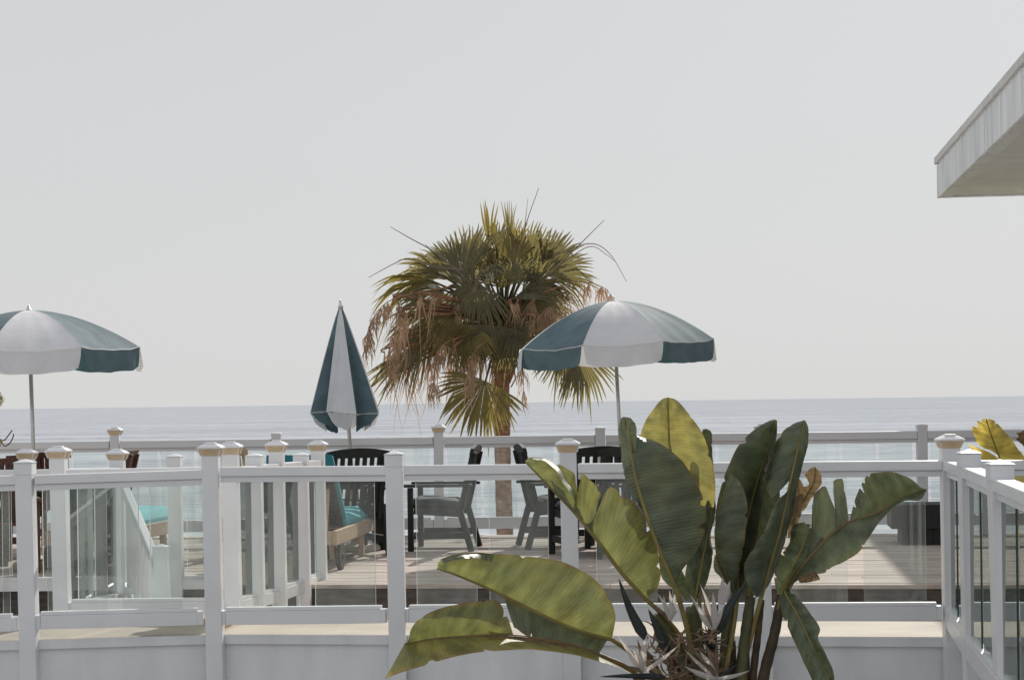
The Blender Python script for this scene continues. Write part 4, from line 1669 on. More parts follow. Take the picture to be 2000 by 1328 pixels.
# brown dead leaves that hang in tatters, most of them low on the left
DEAD = [(430, 800, 360, 1010), (520, 800, 520, 1000), (600, 780, 620, 980), (690, 760, 670, 960), (1020, 500, 1000, 700), (1090, 540, 1110, 680), (960, 600, 900, 760),
        (470, 860, 440, 1060), (560, 830, 600, 1010), (300, 800, 200, 960), (350, 850, 270, 1010), (640, 700, 640, 900), (1060, 600, 1040, 760), (980, 640, 960, 820), (880, 600, 840, 760),
        (720, 700, 720, 900), (1130, 560, 1180, 680), (460, 760, 330, 930), (560, 640, 520, 850), (270, 640, 230, 840), (1140, 820, 1170, 960),
        (620, 900, 560, 1060), (330, 900, 280, 1090), (1010, 560, 990, 690)]
for (bx, by, tx, ty) in DEAD:
    (bx, by), (tx, ty) = zf(bx, by), zf(tx, ty)
    fan(bx, by, tx + rp.uniform(-6, 6), ty, rp.uniform(-1.2, .3), rp.uniform(18, 46), 'frond_d', rp.uniform(-1, 1), rp.uniform(.2, .6), clump=1.0, free=0.28, nseg=rp.randint(11, 18))
for k in range(34):
    a = rp.random()
    bx, by = zf(rp.uniform(240, 1130), rp.uniform(560, 860))
    fan(bx, by, bx + rp.uniform(-16, 12), by + rp.uniform(35, 75), rp.uniform(-1.3, .1), rp.uniform(8, 22), 'frond_d', rp.uniform(-1, 1), .3, clump=1.0, free=0.3, nseg=rp.randint(4, 8))
for k in range(30):                       # single dry strips
    (bx, by) = zf(rp.uniform(180, 760), rp.uniform(760, 1000))
    fan(bx, by, bx + rp.uniform(-14, 10), by + rp.uniform(40, 85), rp.uniform(-1.0, .2), 9, 'frond_d', rp.uniform(-1, 1), .2, clump=1.0, free=0.3, nseg=3)


def stalk(pts, r, mat='stalk_grey', tassels=0, tm='frond_d'):
    ps = [at(x, y, PY_ + dy) for (x, y, dy) in pts]
    n = (len(ps) - 1) * 6
    line = [crom(ps, k / 6) for k in range(n + 1)]
    g = MB()
    g.tube(line, [lerp(r, r * 0.35, k / n) for k in range(n + 1)], 6)
    if tassels:
        for k in range(tassels):
            p = line[int(rp.uniform(0.45, 1.0) * n)]
            for j in range(rp.randint(5, 9)):
                q = p + Vector((rp.uniform(-.10, .10), rp.uniform(-.1, .1), -rp.uniform(0.10, 0.42)))
                w = rp.uniform(0.004, 0.010)
                mid = lerp(p, q, .5) + Vector((rp.uniform(-.05, .05), 0, 0.02))
                i = g.add(p, mid - Vector((w, 0, 0)), mid + Vector((w, 0, 0)), q)
                g.face((i, i + 1, i + 3, i + 2), 1)
    g.build('flower_stalk', [M[mat], M[tm]], palm, fix=False)


stalk([(925, 560, -.9), (860, 500, -1.3), (800, 465, -1.5), (762, 443, -1.6)], 0.010)
stalk([(905, 527, -1.6), (845, 520, -1.7), (800, 505, -1.8), (770, 515, -1.8), (720, 542, -1.8)], 0.011)
stalk([(985, 600, -.5), (1010, 500, -1.0), (1030, 430, -1.1), (1052, 368, -1.2)], 0.011)
stalk([(1025, 440, -1.1), (1028, 415, -1.1), (1031, 388, -1.1)], 0.006)
stalk([(1050, 560, -.8), (1120, 490, -1.2), (1180, 430, -1.4)], 0.010)
stalk([(1080, 500, -1.0), (1150, 476, -1.4), (1190, 495, -1.5), (1224, 550, -1.5)], 0.009)
stalk([(1090, 520, -1.0), (1150, 482, -1.4), (1185, 498, -1.5), (1200, 510, -1.5)], 0.007)
stalk([(1040, 580, -.8), (1120, 552, -1.3), (1175, 560, -1.5), (1206, 592, -1.5)], 0.009, 'boot', 9)
stalk([(880, 560, -.8), (800, 575, -1.4), (750, 595, -1.5), (722, 640, -1.5), (715, 700, -1.5)], 0.009, 'boot', 16)
stalk([(880, 600, -.8), (810, 600, -1.2), (775, 650, -1.3), (765, 720, -1.3)], 0.009, 'boot', 14)
stalk([(920, 650, -.8), (860, 680, -1.2), (845, 760, -1.3)], 0.009, 'boot', 12)
stalk([(960, 660, -.8), (925, 690, -1.2), (915, 760, -1.2)], 0.008, 'boot', 10)
stalk([(1010, 640, -.8), (1050, 620, -1.2), (1075, 600, -1.3), (1085, 640, -1.3)], 0.009, 'boot', 14)
stalk([(1010, 660, -.8), (1060, 640, -1.2), (1110, 610, -1.3), (1140, 640, -1.3)], 0.009, 'boot', 14)
stalk([(1000, 700, -.3), (1020, 720, -.4), (1022, 770, -.4)], 0.010, 'boot', 4)
# the pale cut flower stalk in the middle
stalk([(925, 575, -1.9), (935, 540, -1.95), (947, 508, -2.0)], 0.030, 'petal_dry')

# ------------------------------------------------------------------ bird of paradise in front
PB = 10.0
plant = thing('bird_of_paradise', 'big bird of paradise plant with broad torn leaves and white flowers before the railing', 'plant', at(1400, 1328, PB), fixed=True)
plant.location.z = 0


cb0 = at(1410, 1450, PB + 0.03)


def P3(q, Y0=None):
    return at(q[0], q[1], (Y0 or PB) + (q[2] if len(q) > 2 else 0.0))


def leaf(root, mid, lobes, mat='leaf', rib='midrib', r0=0.011, r1=0.003, Y0=None, rip=0.006, name='leaf', tail=None):
    M3 = [P3(q, Y0) for q in mid]
    nm = len(M3) - 1
    g = MB()
    rg = random.Random(int(mid[0][0] * 7 + mid[0][1]))
    for lb in lobes:
        m0, m1, edge, bulge = lb[:4]
        E3 = [P3(q, Y0) for q in edge]
        ne = len(E3) - 1
        # edge by arc length
        fine = [crom(E3, k * ne / 60.0) for k in range(61)]
        acc = [0.0]
        for k in range(60):
            acc.append(acc[-1] + (fine[k + 1] - fine[k]).length)

        def E(s):
            d = s * acc[-1]
            k = 0
            while k < 59 and acc[k + 1] < d:
                k += 1
            f = (d - acc[k]) / max(1e-9, acc[k + 1] - acc[k])
            return lerp(fine[k], fine[k + 1], f)
        nu = max(10, int(34 * abs(m1 - m0) / nm))
        nu = max(nu * 3, 24)
        nv = 10
        tears = []
        span = acc[-1]
        if span > 0.45:
            for _ in range(rg.randint(2, 5)):
                tears.append((rg.uniform(0.12, 0.88), rg.choice([.05, .07, .1, .16, .26]), rg.uniform(0.006, 0.012)))
        ph = rg.uniform(0, 6)

        def pt(s, t):
            a = crom(M3, lerp(m0, m1, s))
            b = E(s)
            w = (b - a).length
            cut = 1.0
            for (s0, dp, ww) in tears:
                cut = min(cut, 1 - dp * math.exp(-((s - s0) / ww) ** 2))
            t = t * cut
            p = lerp(a, b, t)
            p = p + Vector((0, -1, 0)) * (bulge * math.sin(math.pi * min(1, t * 0.92)) * min(1, w / 0.10))
            am = rip * t * min(1, w / 0.08)
            p = p + Vector((0.0, am * (math.sin(s * 23 + ph) + 0.7 * math.sin(s * 47 + ph * 2)), am * 0.25 * math.sin(s * 31 + ph)))
            return p
        g.grid(pt, nu, nv, 0, uvfn=lambda s, t: (lerp(m0, m1, s) / nm, t))
    o = g.build(name, M[mat], root, smooth=True, fix=False)
    g = MB()
    line = [crom(M3, k * nm / 30.0) for k in range(31)]
    rad = [lerp(r1, r0, k / 30.0) for k in range(31)]
    if tail:
        T3 = [line[-1]] + [P3(q, Y0) for q in tail]
        nt_ = len(T3) - 1
        for k in range(1, nt_ * 6 + 1):
            line.append(crom(T3, k / 6.0))
            rad.append(r0 * (1 + 0.35 * min(1, k / (nt_ * 6.0))))
    line = [p + Vector((0, -0.003, 0)) for p in line]
    g.tube(line, rad, 7)
    g.build('midrib', M[rib], o, smooth=True)
    return o


g = MB()
g.lathe([(0.0, 0.0), (0.75, 0.0), (0.70, 0.05), (0.35, 0.09), (0.0, 0.10)], 28, c=(cb0.x, cb0.y, -0.015))
struct(g.build('soil_bed', M['soil'], smooth=True))
# A: the big leaf that sweeps out to the left
leaf(plant, [(854, 1110, -.55), (890, 1122, -.52), (940, 1143, -.48), (1000, 1171, -.42), (1060, 1201, -.36), (1130, 1231, -.28), (1195, 1248, -.2)],
     [(0, 6, [(854, 1110, -.55), (858, 1095, -.6), (880, 1084, -.62), (925, 1079, -.55), (985, 1082, -.42), (1050, 1088, -.34), (1105, 1099, -.28), (1150, 1122, -.26), (1185, 1158, -.26), (1201, 1195, -.24), (1200, 1220, -.22), (1195, 1248, -.2)], 0.035)],
     'leaf_warm', 'midrib', 0.012, 0.004, tail=[(1230, 1272, -.1), (1290, 1318, 0), (1340, 1400, 0.0)])
# the curled pale rim at its tip
leaf(plant, [(862, 1092, -.62), (890, 1083, -.64), (930, 1079, -.60), (965, 1082, -.55)],
     [(0, 3, [(866, 1100, -.66), (895, 1092, -.68), (930, 1090, -.65), (960, 1098, -.58)], 0.012)], 'leaf', 'midrib', 0.003, 0.003)
# its shaded far half, folded down behind
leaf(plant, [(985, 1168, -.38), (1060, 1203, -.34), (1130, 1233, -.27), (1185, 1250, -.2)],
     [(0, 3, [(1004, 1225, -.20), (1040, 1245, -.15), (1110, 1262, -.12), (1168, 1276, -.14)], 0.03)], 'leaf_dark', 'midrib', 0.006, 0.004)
# B: the low leaf whose tip droops at bottom left
leaf(plant, [(790, 1257, -.80), (840, 1248, -.74), (900, 1243, -.66), (970, 1240, -.58), (1040, 1246, -.46), (1110, 1258, -.34), (1175, 1280, -.2)],
     [(0, 3.25, [(800, 1252, -.82), (803, 1228, -.86), (828, 1201, -.84), (872, 1184, -.76), (925, 1174, -.66), (968, 1172, -.58), (987, 1195, -.54), (1003, 1240, -.52)], 0.03)],
     'leaf_warm', 'midrib_tan', 0.010, 0.004)
leaf(plant, [(790, 1257, -.80), (840, 1248, -.74), (900, 1243, -.66), (970, 1240, -.58), (1040, 1246, -.46), (1110, 1258, -.34), (1175, 1280, -.2)],
     [(6, 0, [(1240, 1316, -.05), (1190, 1297, -.3), (1120, 1278, -.48), (1040, 1268, -.62), (955, 1271, -.74), (870, 1286, -.86), (800, 1308, -.96), (752, 1324, -1.0)], 0.02)],
     'leaf_lit', 'midrib_tan', 0.012, 0.004, tail=[(1235, 1310, -.05), (1300, 1380, 0.05)])
leaf(plant, [(950, 1243, -.63), (1000, 1242, -.56), (1060, 1249, -.48), (1110, 1260, -.40)],
     [(0, 3, [(945, 1248, -.66), (990, 1254, -.6), (1050, 1258, -.5), (1112, 1266, -.41)], 0.008)], 'leaf_dead', 'midrib_tan', 0.003, 0.003)
# C: the torn leaf leaning left
leaf(plant, [(1026, 902, -.35), (1050, 926, -.35), (1085, 962, -.34), (1128, 1008, -.31), (1172, 1062, -.27), (1215, 1120, -.21), (1262, 1170, -.12)],
     [(0, 2.75, [(1026, 900, -.35), (1036, 893, -.38), (1062, 895, -.42), (1090, 912, -.46), (1106, 940, -.48), (1122, 958, -.46), (1125, 978, -.42), (1128, 1000, -.34)], 0.045),
      (2.0, 3.25, [(1090, 906, -.30), (1108, 915, -.30), (1122, 926, -.28), (1126, 950, -.28), (1140, 1012, -.30)], 0.0),
      (2.8, 3.7, [(1126, 976, -.36), (1133, 940, -.36), (1138, 925, -.34), (1172, 958, -.30), (1169, 978, -.30), (1158, 1018, -.29)], 0.012),
      (3.3, 6, [(1157, 1020, -.29), (1172, 985, -.27), (1192, 950, -.26), (1217, 968, -.22), (1240, 983, -.2), (1262, 1020, -.16), (1282, 1070, -.12), (1291, 1110, -.10), (1284, 1146, -.10), (1264, 1170, -.12)], 0.03)],
     'leaf_warm', 'midrib', 0.012, 0.004, tail=[(1305, 1212, -.05), (1338, 1270, 0), (1362, 1420, 0.02)])
# its pale rim, curled over and lit
leaf(plant, [(1042, 894, -.40), (1066, 896, -.46), (1092, 914, -.50), (1107, 940, -.52), (1120, 956, -.50), (1126, 978, -.44)],
     [(0, 5, [(1040, 897, -.50), (1064, 901, -.58), (1087, 920, -.62), (1101, 945, -.63), (1114, 962, -.60), (1124, 981, -.50)], 0.004)], 'leaf', 'midrib', 0.002, 0.002)
# D: the tall upright leaf in the middle
leaf(plant, [(1224, 816, -.10), (1230, 870, -.22), (1243, 940, -.27), (1264, 1010, -.30), (1290, 1080, -.30), (1318, 1145, -.25), (1332, 1190, -.18)],
     [(0.2, 5.4, [(1236, 862, -.12), (1262, 857, -.10), (1300, 872, -.10), (1338, 908, -.10), (1366, 955, -.12), (1379, 1003, -.14), (1372, 1052, -.16), (1348, 1092, -.2), (1326, 1122, -.22), (1322, 1150, -.24)], 0.04),
      (4.2, 0, [(1296, 1090, -.28), (1262, 1010, -.24), (1236, 970, -.2), (1219, 930, -.16), (1213, 880, -.14), (1209, 840, -.12), (1213, 817, -.1), (1224, 814, -.1)], 0.012)],
     'leaf', 'midrib', 0.014, 0.005, tail=[(1345, 1240, -.1), (1362, 1328, 0), (1378, 1450, 0.02)])
leaf(plant, [(1222, 814, -.11), (1229, 845, -.21), (1234, 880, -.25)],
     [(0, 2, [(1232, 816, -.16), (1243, 835, -.24), (1241, 880, -.27)], 0.004)], 'leaf', 'midrib', 0.003, 0.003)
# E: the yellow lit leaf behind it
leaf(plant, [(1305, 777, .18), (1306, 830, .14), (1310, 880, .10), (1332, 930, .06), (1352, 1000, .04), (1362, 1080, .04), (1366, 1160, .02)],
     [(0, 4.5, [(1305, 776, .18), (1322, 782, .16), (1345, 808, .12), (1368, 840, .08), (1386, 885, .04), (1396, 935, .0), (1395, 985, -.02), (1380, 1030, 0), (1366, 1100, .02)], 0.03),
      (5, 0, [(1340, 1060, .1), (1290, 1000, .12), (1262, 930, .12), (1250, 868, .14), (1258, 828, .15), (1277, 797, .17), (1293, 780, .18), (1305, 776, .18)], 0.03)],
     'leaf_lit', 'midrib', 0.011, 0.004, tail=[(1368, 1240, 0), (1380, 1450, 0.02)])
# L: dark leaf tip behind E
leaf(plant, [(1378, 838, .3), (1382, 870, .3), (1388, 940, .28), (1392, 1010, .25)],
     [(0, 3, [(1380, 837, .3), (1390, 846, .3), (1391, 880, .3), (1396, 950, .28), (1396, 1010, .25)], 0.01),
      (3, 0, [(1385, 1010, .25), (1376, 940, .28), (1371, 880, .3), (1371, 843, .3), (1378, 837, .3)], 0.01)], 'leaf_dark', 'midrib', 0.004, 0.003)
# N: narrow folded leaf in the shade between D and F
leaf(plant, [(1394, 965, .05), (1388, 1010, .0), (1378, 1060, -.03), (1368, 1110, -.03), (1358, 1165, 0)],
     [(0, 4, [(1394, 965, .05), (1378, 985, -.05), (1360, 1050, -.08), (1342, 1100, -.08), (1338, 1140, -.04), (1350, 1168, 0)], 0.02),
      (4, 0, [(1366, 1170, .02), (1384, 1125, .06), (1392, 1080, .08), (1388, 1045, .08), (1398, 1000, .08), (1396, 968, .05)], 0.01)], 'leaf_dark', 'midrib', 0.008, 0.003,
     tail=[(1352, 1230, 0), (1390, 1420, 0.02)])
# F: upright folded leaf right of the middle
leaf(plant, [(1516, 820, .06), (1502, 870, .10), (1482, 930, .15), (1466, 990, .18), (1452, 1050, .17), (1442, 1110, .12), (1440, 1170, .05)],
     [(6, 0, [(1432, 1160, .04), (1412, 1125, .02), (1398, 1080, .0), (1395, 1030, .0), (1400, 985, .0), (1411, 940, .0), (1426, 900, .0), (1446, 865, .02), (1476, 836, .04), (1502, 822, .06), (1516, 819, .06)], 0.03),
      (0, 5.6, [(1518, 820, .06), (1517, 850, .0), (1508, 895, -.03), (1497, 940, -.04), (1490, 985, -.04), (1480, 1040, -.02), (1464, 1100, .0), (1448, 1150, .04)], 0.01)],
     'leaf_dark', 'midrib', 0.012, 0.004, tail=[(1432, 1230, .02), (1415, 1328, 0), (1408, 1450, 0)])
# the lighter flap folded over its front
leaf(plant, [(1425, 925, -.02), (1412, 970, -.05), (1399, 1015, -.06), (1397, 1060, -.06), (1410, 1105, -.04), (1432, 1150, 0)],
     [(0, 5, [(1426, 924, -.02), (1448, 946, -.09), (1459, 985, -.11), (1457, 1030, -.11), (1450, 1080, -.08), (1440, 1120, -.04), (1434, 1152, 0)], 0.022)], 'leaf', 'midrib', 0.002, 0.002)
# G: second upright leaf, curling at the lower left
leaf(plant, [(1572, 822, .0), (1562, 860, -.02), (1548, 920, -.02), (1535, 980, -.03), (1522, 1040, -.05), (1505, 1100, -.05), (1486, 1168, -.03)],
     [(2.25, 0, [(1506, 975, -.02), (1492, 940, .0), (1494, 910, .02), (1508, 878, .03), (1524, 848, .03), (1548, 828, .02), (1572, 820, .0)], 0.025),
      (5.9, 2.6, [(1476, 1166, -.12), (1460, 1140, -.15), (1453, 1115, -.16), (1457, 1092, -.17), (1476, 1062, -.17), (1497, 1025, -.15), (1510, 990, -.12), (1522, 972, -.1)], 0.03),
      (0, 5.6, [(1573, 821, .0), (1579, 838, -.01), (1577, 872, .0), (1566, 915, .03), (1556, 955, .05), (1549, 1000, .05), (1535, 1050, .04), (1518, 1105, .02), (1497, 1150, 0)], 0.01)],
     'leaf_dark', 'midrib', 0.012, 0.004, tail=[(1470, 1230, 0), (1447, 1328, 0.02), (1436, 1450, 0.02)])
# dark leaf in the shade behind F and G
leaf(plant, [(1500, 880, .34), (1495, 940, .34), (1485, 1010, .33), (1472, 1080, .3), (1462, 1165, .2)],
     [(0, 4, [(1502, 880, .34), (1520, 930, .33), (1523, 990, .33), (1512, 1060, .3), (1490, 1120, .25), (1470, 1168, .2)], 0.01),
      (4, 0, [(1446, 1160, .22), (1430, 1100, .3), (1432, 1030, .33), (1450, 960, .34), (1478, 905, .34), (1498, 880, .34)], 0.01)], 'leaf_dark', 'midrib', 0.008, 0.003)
# K: withered curled leaf behind G
leaf(plant, [(1592, 912, .12), (1590, 940, .12), (1575, 968, .12), (1560, 995, .1), (1548, 1030, .08)],
     [(0, 3, [(1590, 910, .12), (1603, 925, .10), (1604, 945, .1), (1590, 965, .1), (1570, 998, .1)], 0.01),
      (3.6, 0, [(1545, 1010, .1), (1550, 980, .1), (1562, 955, .1), (1580, 945, .12), (1572, 925, .14), (1588, 912, .12)], 0.008)], 'leaf_dead', 'midrib_tan', 0.006, 0.003, rip=0.010)
leaf(plant, [(1556, 930, .08), (1560, 965, .06), (1556, 1000, .05), (1545, 1050, .03)],
     [(0, 3, [(1557, 928, .08), (1569, 950, .05), (1568, 990, .05), (1550, 1050, .03)], 0.01),
      (3, 0, [(1538, 1050, .04), (1542, 1000, .08), (1550, 960, .1), (1556, 928, .08)], 0.006)], 'leaf_dead', 'midrib_tan', 0.004, 0.003, rip=0.010)
# H: big torn leaf reaching right
leaf(plant, [(1809, 956, -.30), (1785, 963, -.28), (1755, 976, -.22), (1725, 995, -.16), (1690, 1009, -.12), (1655, 1020, -.1), (1620, 1046, -.1), (1590, 1078, -.1), (1562, 1112, -.08), (1545, 1140, -.06)],
     [(0, 5, [(1810, 955, -.30), (1798, 951, -.32), (1780, 936, -.32), (1760, 926, -.28), (1735, 921, -.22), (1708, 923, -.16), (1690, 931, -.10), (1678, 955, -.06), (1666, 985, -.06), (1660, 1016, -.1)], 0.03),
      (5.1, 5.85, [(1658, 1014, -.1), (1654, 985, -.06), (1648, 945, -.02), (1642, 932, 0), (1632, 936, .0), (1626, 946, .0), (1632, 985, -.04), (1641, 1024, -.1)], 0.006),
      (5.9, 8, [(1640, 1027, -.1), (1632, 1000, -.06), (1622, 972, -.02), (1611, 949, .02), (1598, 956, .03), (1588, 968, .03), (1586, 990, .02), (1588, 1010, .0), (1597, 1035, -.04), (1608, 1052, -.1)], 0.015),
      (9, 0, [(1552, 1136, -.14), (1580, 1122, -.18), (1612, 1118, -.2), (1626, 1106, -.22), (1650, 1095, -.24), (1676, 1078, -.28), (1700, 1044, -.32), (1722, 1013, -.34), (1742, 992, -.36), (1768, 978, -.38), (1795, 976, -.36), (1810, 958, -.30)], 0.035)],
     'leaf', 'midrib_tan', 0.012, 0.004, tail=[(1532, 1165, -.03), (1505, 1250, 0), (1488, 1328, 0), (1472, 1450, 0)])
# the scrap of it that has turned brown
leaf(plant, [(1558, 1130, -.2), (1575, 1122, -.22), (1590, 1116, -.23), (1600, 1128, -.22)],
     [(0, 3, [(1562, 1138, -.2), (1578, 1137, -.22), (1592, 1134, -.23), (1602, 1132, -.22)], 0.004)], 'leaf_dead', 'midrib_tan', 0.003, 0.003)
# I: short folded leaf below H
leaf(plant, [(1574, 1022, -.02), (1576, 1040, -.06), (1564, 1075, -.1), (1548, 1105, -.12), (1534, 1135, -.1), (1524, 1165, -.06)],
     [(5, 0, [(1515, 1150, -.08), (1512, 1120, -.06), (1521, 1088, -.02), (1541, 1062, .0), (1544, 1038, .02), (1554, 1023, .02), (1572, 1019, -.02)], 0.012),
      (0, 5, [(1578, 1022, -.02), (1596, 1032, .04), (1608, 1050, .06), (1592, 1080, .04), (1570, 1110, .0), (1545, 1140, -.04), (1530, 1165, -.06)], 0.012)], 'leaf', 'midrib', 0.008, 0.003,
     tail=[(1512, 1220, -.02), (1490, 1328, 0), (1480, 1450, 0)])
# J: leaf hanging down at lower right
leaf(plant, [(1628, 1345, -.30), (1606, 1300, -.28), (1582, 1250, -.24), (1560, 1205, -.18), (1540, 1170, -.1), (1530, 1150, -.06)],
     [(0, 5, [(1630, 1340, -.3), (1627, 1308, -.34), (1612, 1276, -.34), (1598, 1246, -.3), (1601, 1226, -.28), (1582, 1196, -.22), (1556, 1164, -.14), (1538, 1150, -.06)], 0.02),
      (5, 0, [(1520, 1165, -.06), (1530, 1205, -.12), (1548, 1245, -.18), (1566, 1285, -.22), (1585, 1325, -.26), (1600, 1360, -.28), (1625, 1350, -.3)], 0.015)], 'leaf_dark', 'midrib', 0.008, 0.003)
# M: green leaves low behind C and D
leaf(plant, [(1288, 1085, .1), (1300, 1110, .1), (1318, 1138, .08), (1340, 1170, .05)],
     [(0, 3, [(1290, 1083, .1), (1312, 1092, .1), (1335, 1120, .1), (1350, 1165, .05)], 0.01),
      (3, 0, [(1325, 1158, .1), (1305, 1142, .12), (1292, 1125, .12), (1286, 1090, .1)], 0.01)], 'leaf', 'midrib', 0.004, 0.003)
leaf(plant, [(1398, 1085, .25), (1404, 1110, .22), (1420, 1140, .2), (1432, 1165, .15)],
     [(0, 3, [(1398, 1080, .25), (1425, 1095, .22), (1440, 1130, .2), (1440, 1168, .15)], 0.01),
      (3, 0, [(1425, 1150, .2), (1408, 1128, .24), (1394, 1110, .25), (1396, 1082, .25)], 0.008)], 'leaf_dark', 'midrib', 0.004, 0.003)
# bits of leaf seen through the gap low down
for (pts_, r0_, mat_) in [
        ([(1422, 1185, .05), (1417, 1250, .05), (1413, 1340, .05), (1410, 1460, .05)], 0.026, 'stalk'),
        ([(1466, 1165, .0), (1456, 1240, .0), (1446, 1330, .02), (1438, 1460, .02)], 0.029, 'stalk'),
        ([(1487, 1170, .05), (1480, 1240, .05), (1470, 1330, .06), (1462, 1460, .06)], 0.019, 'stalk_brown'),
        ([(1527, 1160, -.03), (1512, 1240, -.02), (1490, 1330, 0), (1476, 1460, 0)], 0.027, 'stalk_brown'),
        ([(1352, 1185, -.08), (1360, 1260, -.04), (1372, 1340, 0), (1382, 1460, 0)], 0.040, 'stalk'),
        ([(1396, 1180, .06), (1392, 1250, .06), (1390, 1340, .06), (1390, 1460, .06)], 0.022, 'stalk_brown'),
        ([(1280, 1200, -.08), (1318, 1255, -.04), (1350, 1340, 0), (1372, 1460, .02)], 0.026, 'stalk'),
        ([(1432, 1160, .12), (1428, 1240, .12), (1424, 1340, .1), (1420, 1460, .1)], 0.018, 'stalk')]:
    ps = [P3(q) for q in pts_]
    line = [crom(ps, k / 8) for k in range((len(ps) - 1) * 8 + 1)]
    g = MB()
    ln = len(line)
    g.tube(line, [1.15 * r0_ * (0.82 + 0.3 * k / ln) * (1 + 0.05 * math.sin(k * 2.1)) for k in range(ln)], 10)
    g.build('leaf_stalk', M[mat_], plant, smooth=True)
for (bx, by, tx, ty, w) in [(1330, 1345, 1300, 1235, .05), (1362, 1350, 1345, 1240, .055), (1300, 1350, 1262, 1270, .045), (1395, 1350, 1385, 1215, .045), (1420, 1350, 1436, 1250, .035), (1448, 1350, 1462, 1265, .035), (1345, 1350, 1392, 1290, .05), (1275, 1352, 1225, 1300, .04)]:
    a_, b_ = P3((bx, by, .06)), P3((tx, ty, .05))
    g = MB()

    def sheath(u, v, a_=a_, b_=b_, w=w):
        x = (v - .5) * 2
        pr = (1 - u ** 2.2)
        return lerp(a_, b_, u) + Vector((x * w * pr, -w * 0.6 * pr * (1 - x * x), 0.012 * math.sin(u * 9)))
    g.grid(sheath, 10, 6)
    g.build('leaf_sheath', M['stalk_brown'], plant, smooth=True, fix=False)
# trunk clump that carries the stalks below the picture
g = MB()
cb = P3((1410, 1450, 0.03))
g.tube([Vector((cb.x, cb.y, -0.05)), Vector((cb.x, cb.y, 0.6)), cb + Z * 0.05], [0.17, 0.15, 0.12], 14)
g.build('stem', M['stalk_brown'], plant, smooth=True)


def blade_piece(p0, p1, w, bend, mat, name, parent, boat=False, dyb=0.0):
    a, b = P3(p0), P3(p1)
    d = b - a
    side = d.cross(Vector((0, 1, 0)))
    side.normalize()
    g = MB()

    def pt(u, v):
        prof = math.sin(math.pi * min(1.0, 0.12 + 0.88 * u) ** 0.75) if not boat else (1 - u) ** 0.7 * (0.45 + 0.55 * min(1, u * 6))
        c = lerp(a, b, u) + side * (bend * math.sin(math.pi * u))
        x = (v - .5) * 2
        return c + side * (x * w * prof) + Vector((0, -1, 0)) * (w * (0.9 if boat else 0.5) * prof * (1 - x * x))
    g.grid(pt, 12, 6)
    return g.build(name, M[mat], parent, smooth=True, fix=False)


flowers = []
for (tip, base, w, bend) in [((1208, 1128, -.3), (1262, 1248, -.2), 0.034, 0.012), ((1266, 1188, -.2), (1304, 1272, -.12), 0.036, 0.0),
                             ((1170, 1321, -.35), (1300, 1322, -.15), 0.022, -0.006), ((1458, 1136, -.16), (1398, 1236, -.12), 0.040, 0.01),
                             ((1440, 1296, -.2), (1396, 1332, -.12), 0.02, 0.0), ((1348, 1222, .0), (1398, 1262, .0), 0.04, 0.0)]:
    f = blade_piece(base, tip, w, bend, 'spathe', 'flower', plant, boat=True)
    flowers.append(f)
PG = [(0, (1256, 1312, -.25), [(1218, 1252, -.3), (1233, 1264, -.32), (1266, 1234, -.3), (1206, 1240, -.28), (1244, 1246, -.27), (1327, 1258, -.3), (1222, 1300, -.3)]),
      (1, (1308, 1210, -.12), [(1284, 1158, -.12), (1307, 1152, -.12), (1319, 1157, -.12), (1296, 1162, -.1), (1326, 1192, -.12), (1252, 1170, -.1)]),
      (4, (1400, 1325, -.22), [(1374, 1248, -.24), (1402, 1244, -.24), (1366, 1270, -.25), (1345, 1260, -.25), (1335, 1266, -.25), (1336, 1300, -.25), (1466, 1308, -.25), (1372, 1290, -.26)]),
      (3, (1394, 1230, -.18), [(1348, 1160, -.2), (1366, 1138, -.2), (1392, 1155, -.2), (1374, 1166, -.2), (1414, 1182, -.2), (1360, 1180, -.18)]),
      (3, (1408, 1180, -.2), [(1411, 1126, -.2), (1426, 1133, -.2)])]
rq = random.Random(8)
for (fi, b, tips) in PG:
    for k, t in enumerate(tips):
        wd = rq.uniform(0.010, 0.016) if k not in (2,) else 0.019
        if fi == 3 and b[0] > 1400:
            wd = 0.022
        blade_piece(b, t, wd, rq.uniform(-.012, .012), 'petal' if rq.random() < 0.75 else 'petal_dry', 'petal', flowers[fi])
# tangle of dried flower parts
g = MB()
for k in range(110):
    c0 = (rq.uniform(1255, 1395), rq.uniform(1235, 1335), rq.uniform(-.24, .02))
    an = rq.uniform(-2.9, 0.5)
    ln = rq.uniform(18, 62)
    a, b = P3(c0), P3((c0[0] + math.cos(an) * ln, c0[1] + math.sin(an) * ln * 0.8, c0[2] + rq.uniform(-.08, .08)))
    d = (b - a)
    sd_ = d.cross(Vector((rq.uniform(-.5, .5), 1, rq.uniform(-.5, .5)))).normalized()
    w = rq.uniform(0.002, 0.0085)
    be = sd_ * rq.uniform(-.025, .025)
    prev = None
    for q in range(6):
        t = q / 5
        c = lerp(a, b, t) + be * math.sin(math.pi * t)
        hw = w * math.sin(math.pi * min(1, 0.15 + 0.85 * t)) + 0.0003
        idx = g.add(c - sd_ * hw, c + sd_ * hw)
        if prev is not None:
            g.face((prev, prev + 1, idx + 1, idx))
        prev = idx
o = g.build('dried_petals', M['petal_dry'], plant, fix=False)
o['kind'] = 'stuff'

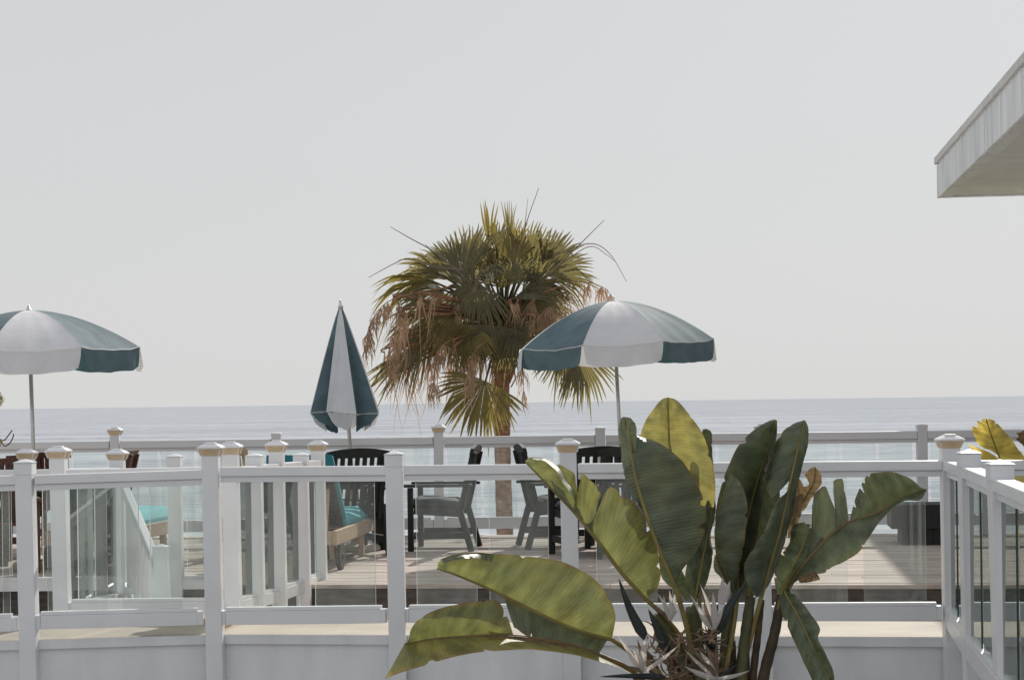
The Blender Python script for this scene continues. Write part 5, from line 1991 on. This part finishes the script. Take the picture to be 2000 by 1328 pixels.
# ------------------------------------------------------------------ yellow leaf at right, beyond the railing
YR = 13.6
yp = thing('bird_of_paradise', 'sunlit yellow torn leaf showing above the railing at the right edge', 'plant', at(2000, 1328, YR), fixed=True)
yp.location.z = 0
leaf(yp, [(1926, 818, -.1), (1936, 850, -.05), (1947, 880, 0), (1958, 910, .03), (1975, 960, .05), (1998, 1050, .05)],
     [(0, 4.6, [(1928, 817, -.1), (1942, 822, -.02), (1962, 842, .08), (1982, 868, .14), (2002, 895, .18), (2016, 940, .18), (2006, 1010, .1)], 0.02),
      (2.4, 0, [(1934, 878, -.02), (1915, 872, -.10), (1906, 858, -.14), (1900, 846, -.15), (1899, 831, -.15), (1903, 838, -.15), (1909, 835, -.15), (1908, 821, -.15), (1916, 826, -.14), (1919, 818, -.12), (1926, 818, -.1)], 0.012),
      (5, 2.6, [(1985, 1040, .0), (1950, 990, -.06), (1932, 930, -.12), (1912, 905, -.15), (1891, 868, -.18), (1899, 870, -.17), (1930, 882, -.06)], 0.012)],
     'leaf_gold', 'midrib', 0.010, 0.004, Y0=YR, tail=[(2030, 1300, 0), (2040, 1800, 0)])
leaf(yp, [(1985, 845, .3), (2010, 852, .3), (2040, 880, .3), (2070, 960, .3)],
     [(0, 3, [(1988, 846, .3), (2015, 838, .25), (2060, 860, .25), (2085, 960, .3)], 0.01),
      (3, 0, [(2060, 980, .3), (2025, 900, .35), (2000, 872, .35), (1984, 858, .33), (1992, 860, .33), (1986, 846, .3)], 0.01)], 'leaf_dead', 'midrib_tan', 0.007, 0.003, Y0=YR, tail=[(2090, 1200, .2), (2060, 1800, 0)])
leaf(yp, [(2080, 790, .0), (2065, 860, 0), (2055, 950, 0), (2050, 1060, 0)],
     [(0, 3, [(2084, 790, 0), (2130, 850, 0), (2120, 950, 0), (2060, 1060, 0)], 0.02),
      (3, 0, [(2040, 1060, 0), (2015, 960, .05), (2025, 860, .05), (2076, 792, 0)], 0.02)], 'leaf_warm', 'midrib', 0.009, 0.003, Y0=YR, tail=[(2045, 1300, 0), (2042, 1800, 0)])
g = MB()
cb = at(2042, 1760, YR)
g.tube([Vector((cb.x, cb.y, WALK - 1.0)), Vector((cb.x, cb.y, 0.2)), cb], [0.16, 0.14, 0.09], 12)
g.build('stem', M['stalk_brown'], yp, smooth=True)

# ------------------------------------------------------------------ plant mostly outside the left edge
YL = 18.2
lp = thing('shrub', 'dark shrub whose leaf tuft and dry twig poke in at the left edge', 'shrub', deckpt(-60, YL), fixed=True)
g = MB()
for pts_ in ([(-60, 1074), (-50, 950), (-40, 840), (-20, 790)], [(-58, 1000), (-50, 900), (-35, 870), (2, 862)], [(2, 862), (10, 858), (18, 848), (24, 840)], [(2, 862), (10, 871), (20, 864), (26, 852), (26, 847)]):
    ps = [at(x, y, YL) for (x, y) in pts_]
    line = [crom(ps, k / 6) for k in range((len(ps) - 1) * 6 + 1)]
    g.tube(line, 0.012 if pts_[0][1] > 900 else 0.006, 6)
g.build('stem', M['stalk_brown'], lp, smooth=True)
g = MB()
rl = random.Random(5)
for (cx, cy, rad, n) in ((-8, 779, 14, 420), (-30, 790, 24, 420), (0, 862, 7, 60)):
    for k in range(n):
        a, rr0 = rl.uniform(0, 6.28), rad * math.sqrt(rl.random())
        p = at(cx + rr0 * math.cos(a), cy + rr0 * math.sin(a), YL + rl.uniform(-.12, .12))
        d = Vector((rl.uniform(-1, 1), rl.uniform(-1, 1), rl.uniform(-1, 1))).normalized() * rl.uniform(.015, .035)
        s = d.cross(Vector((rl.uniform(-1, 1), rl.uniform(-1, 1), 1))).normalized() * 0.008
        i = g.add(p, p + d * .5 + s, p + d, p + d * .5 - s)
        g.face((i, i + 1, i + 2, i + 3))
g.build('foliage', M['leaf_small'] if 'leaf_small' in M else M['frond'], lp, fix=False)
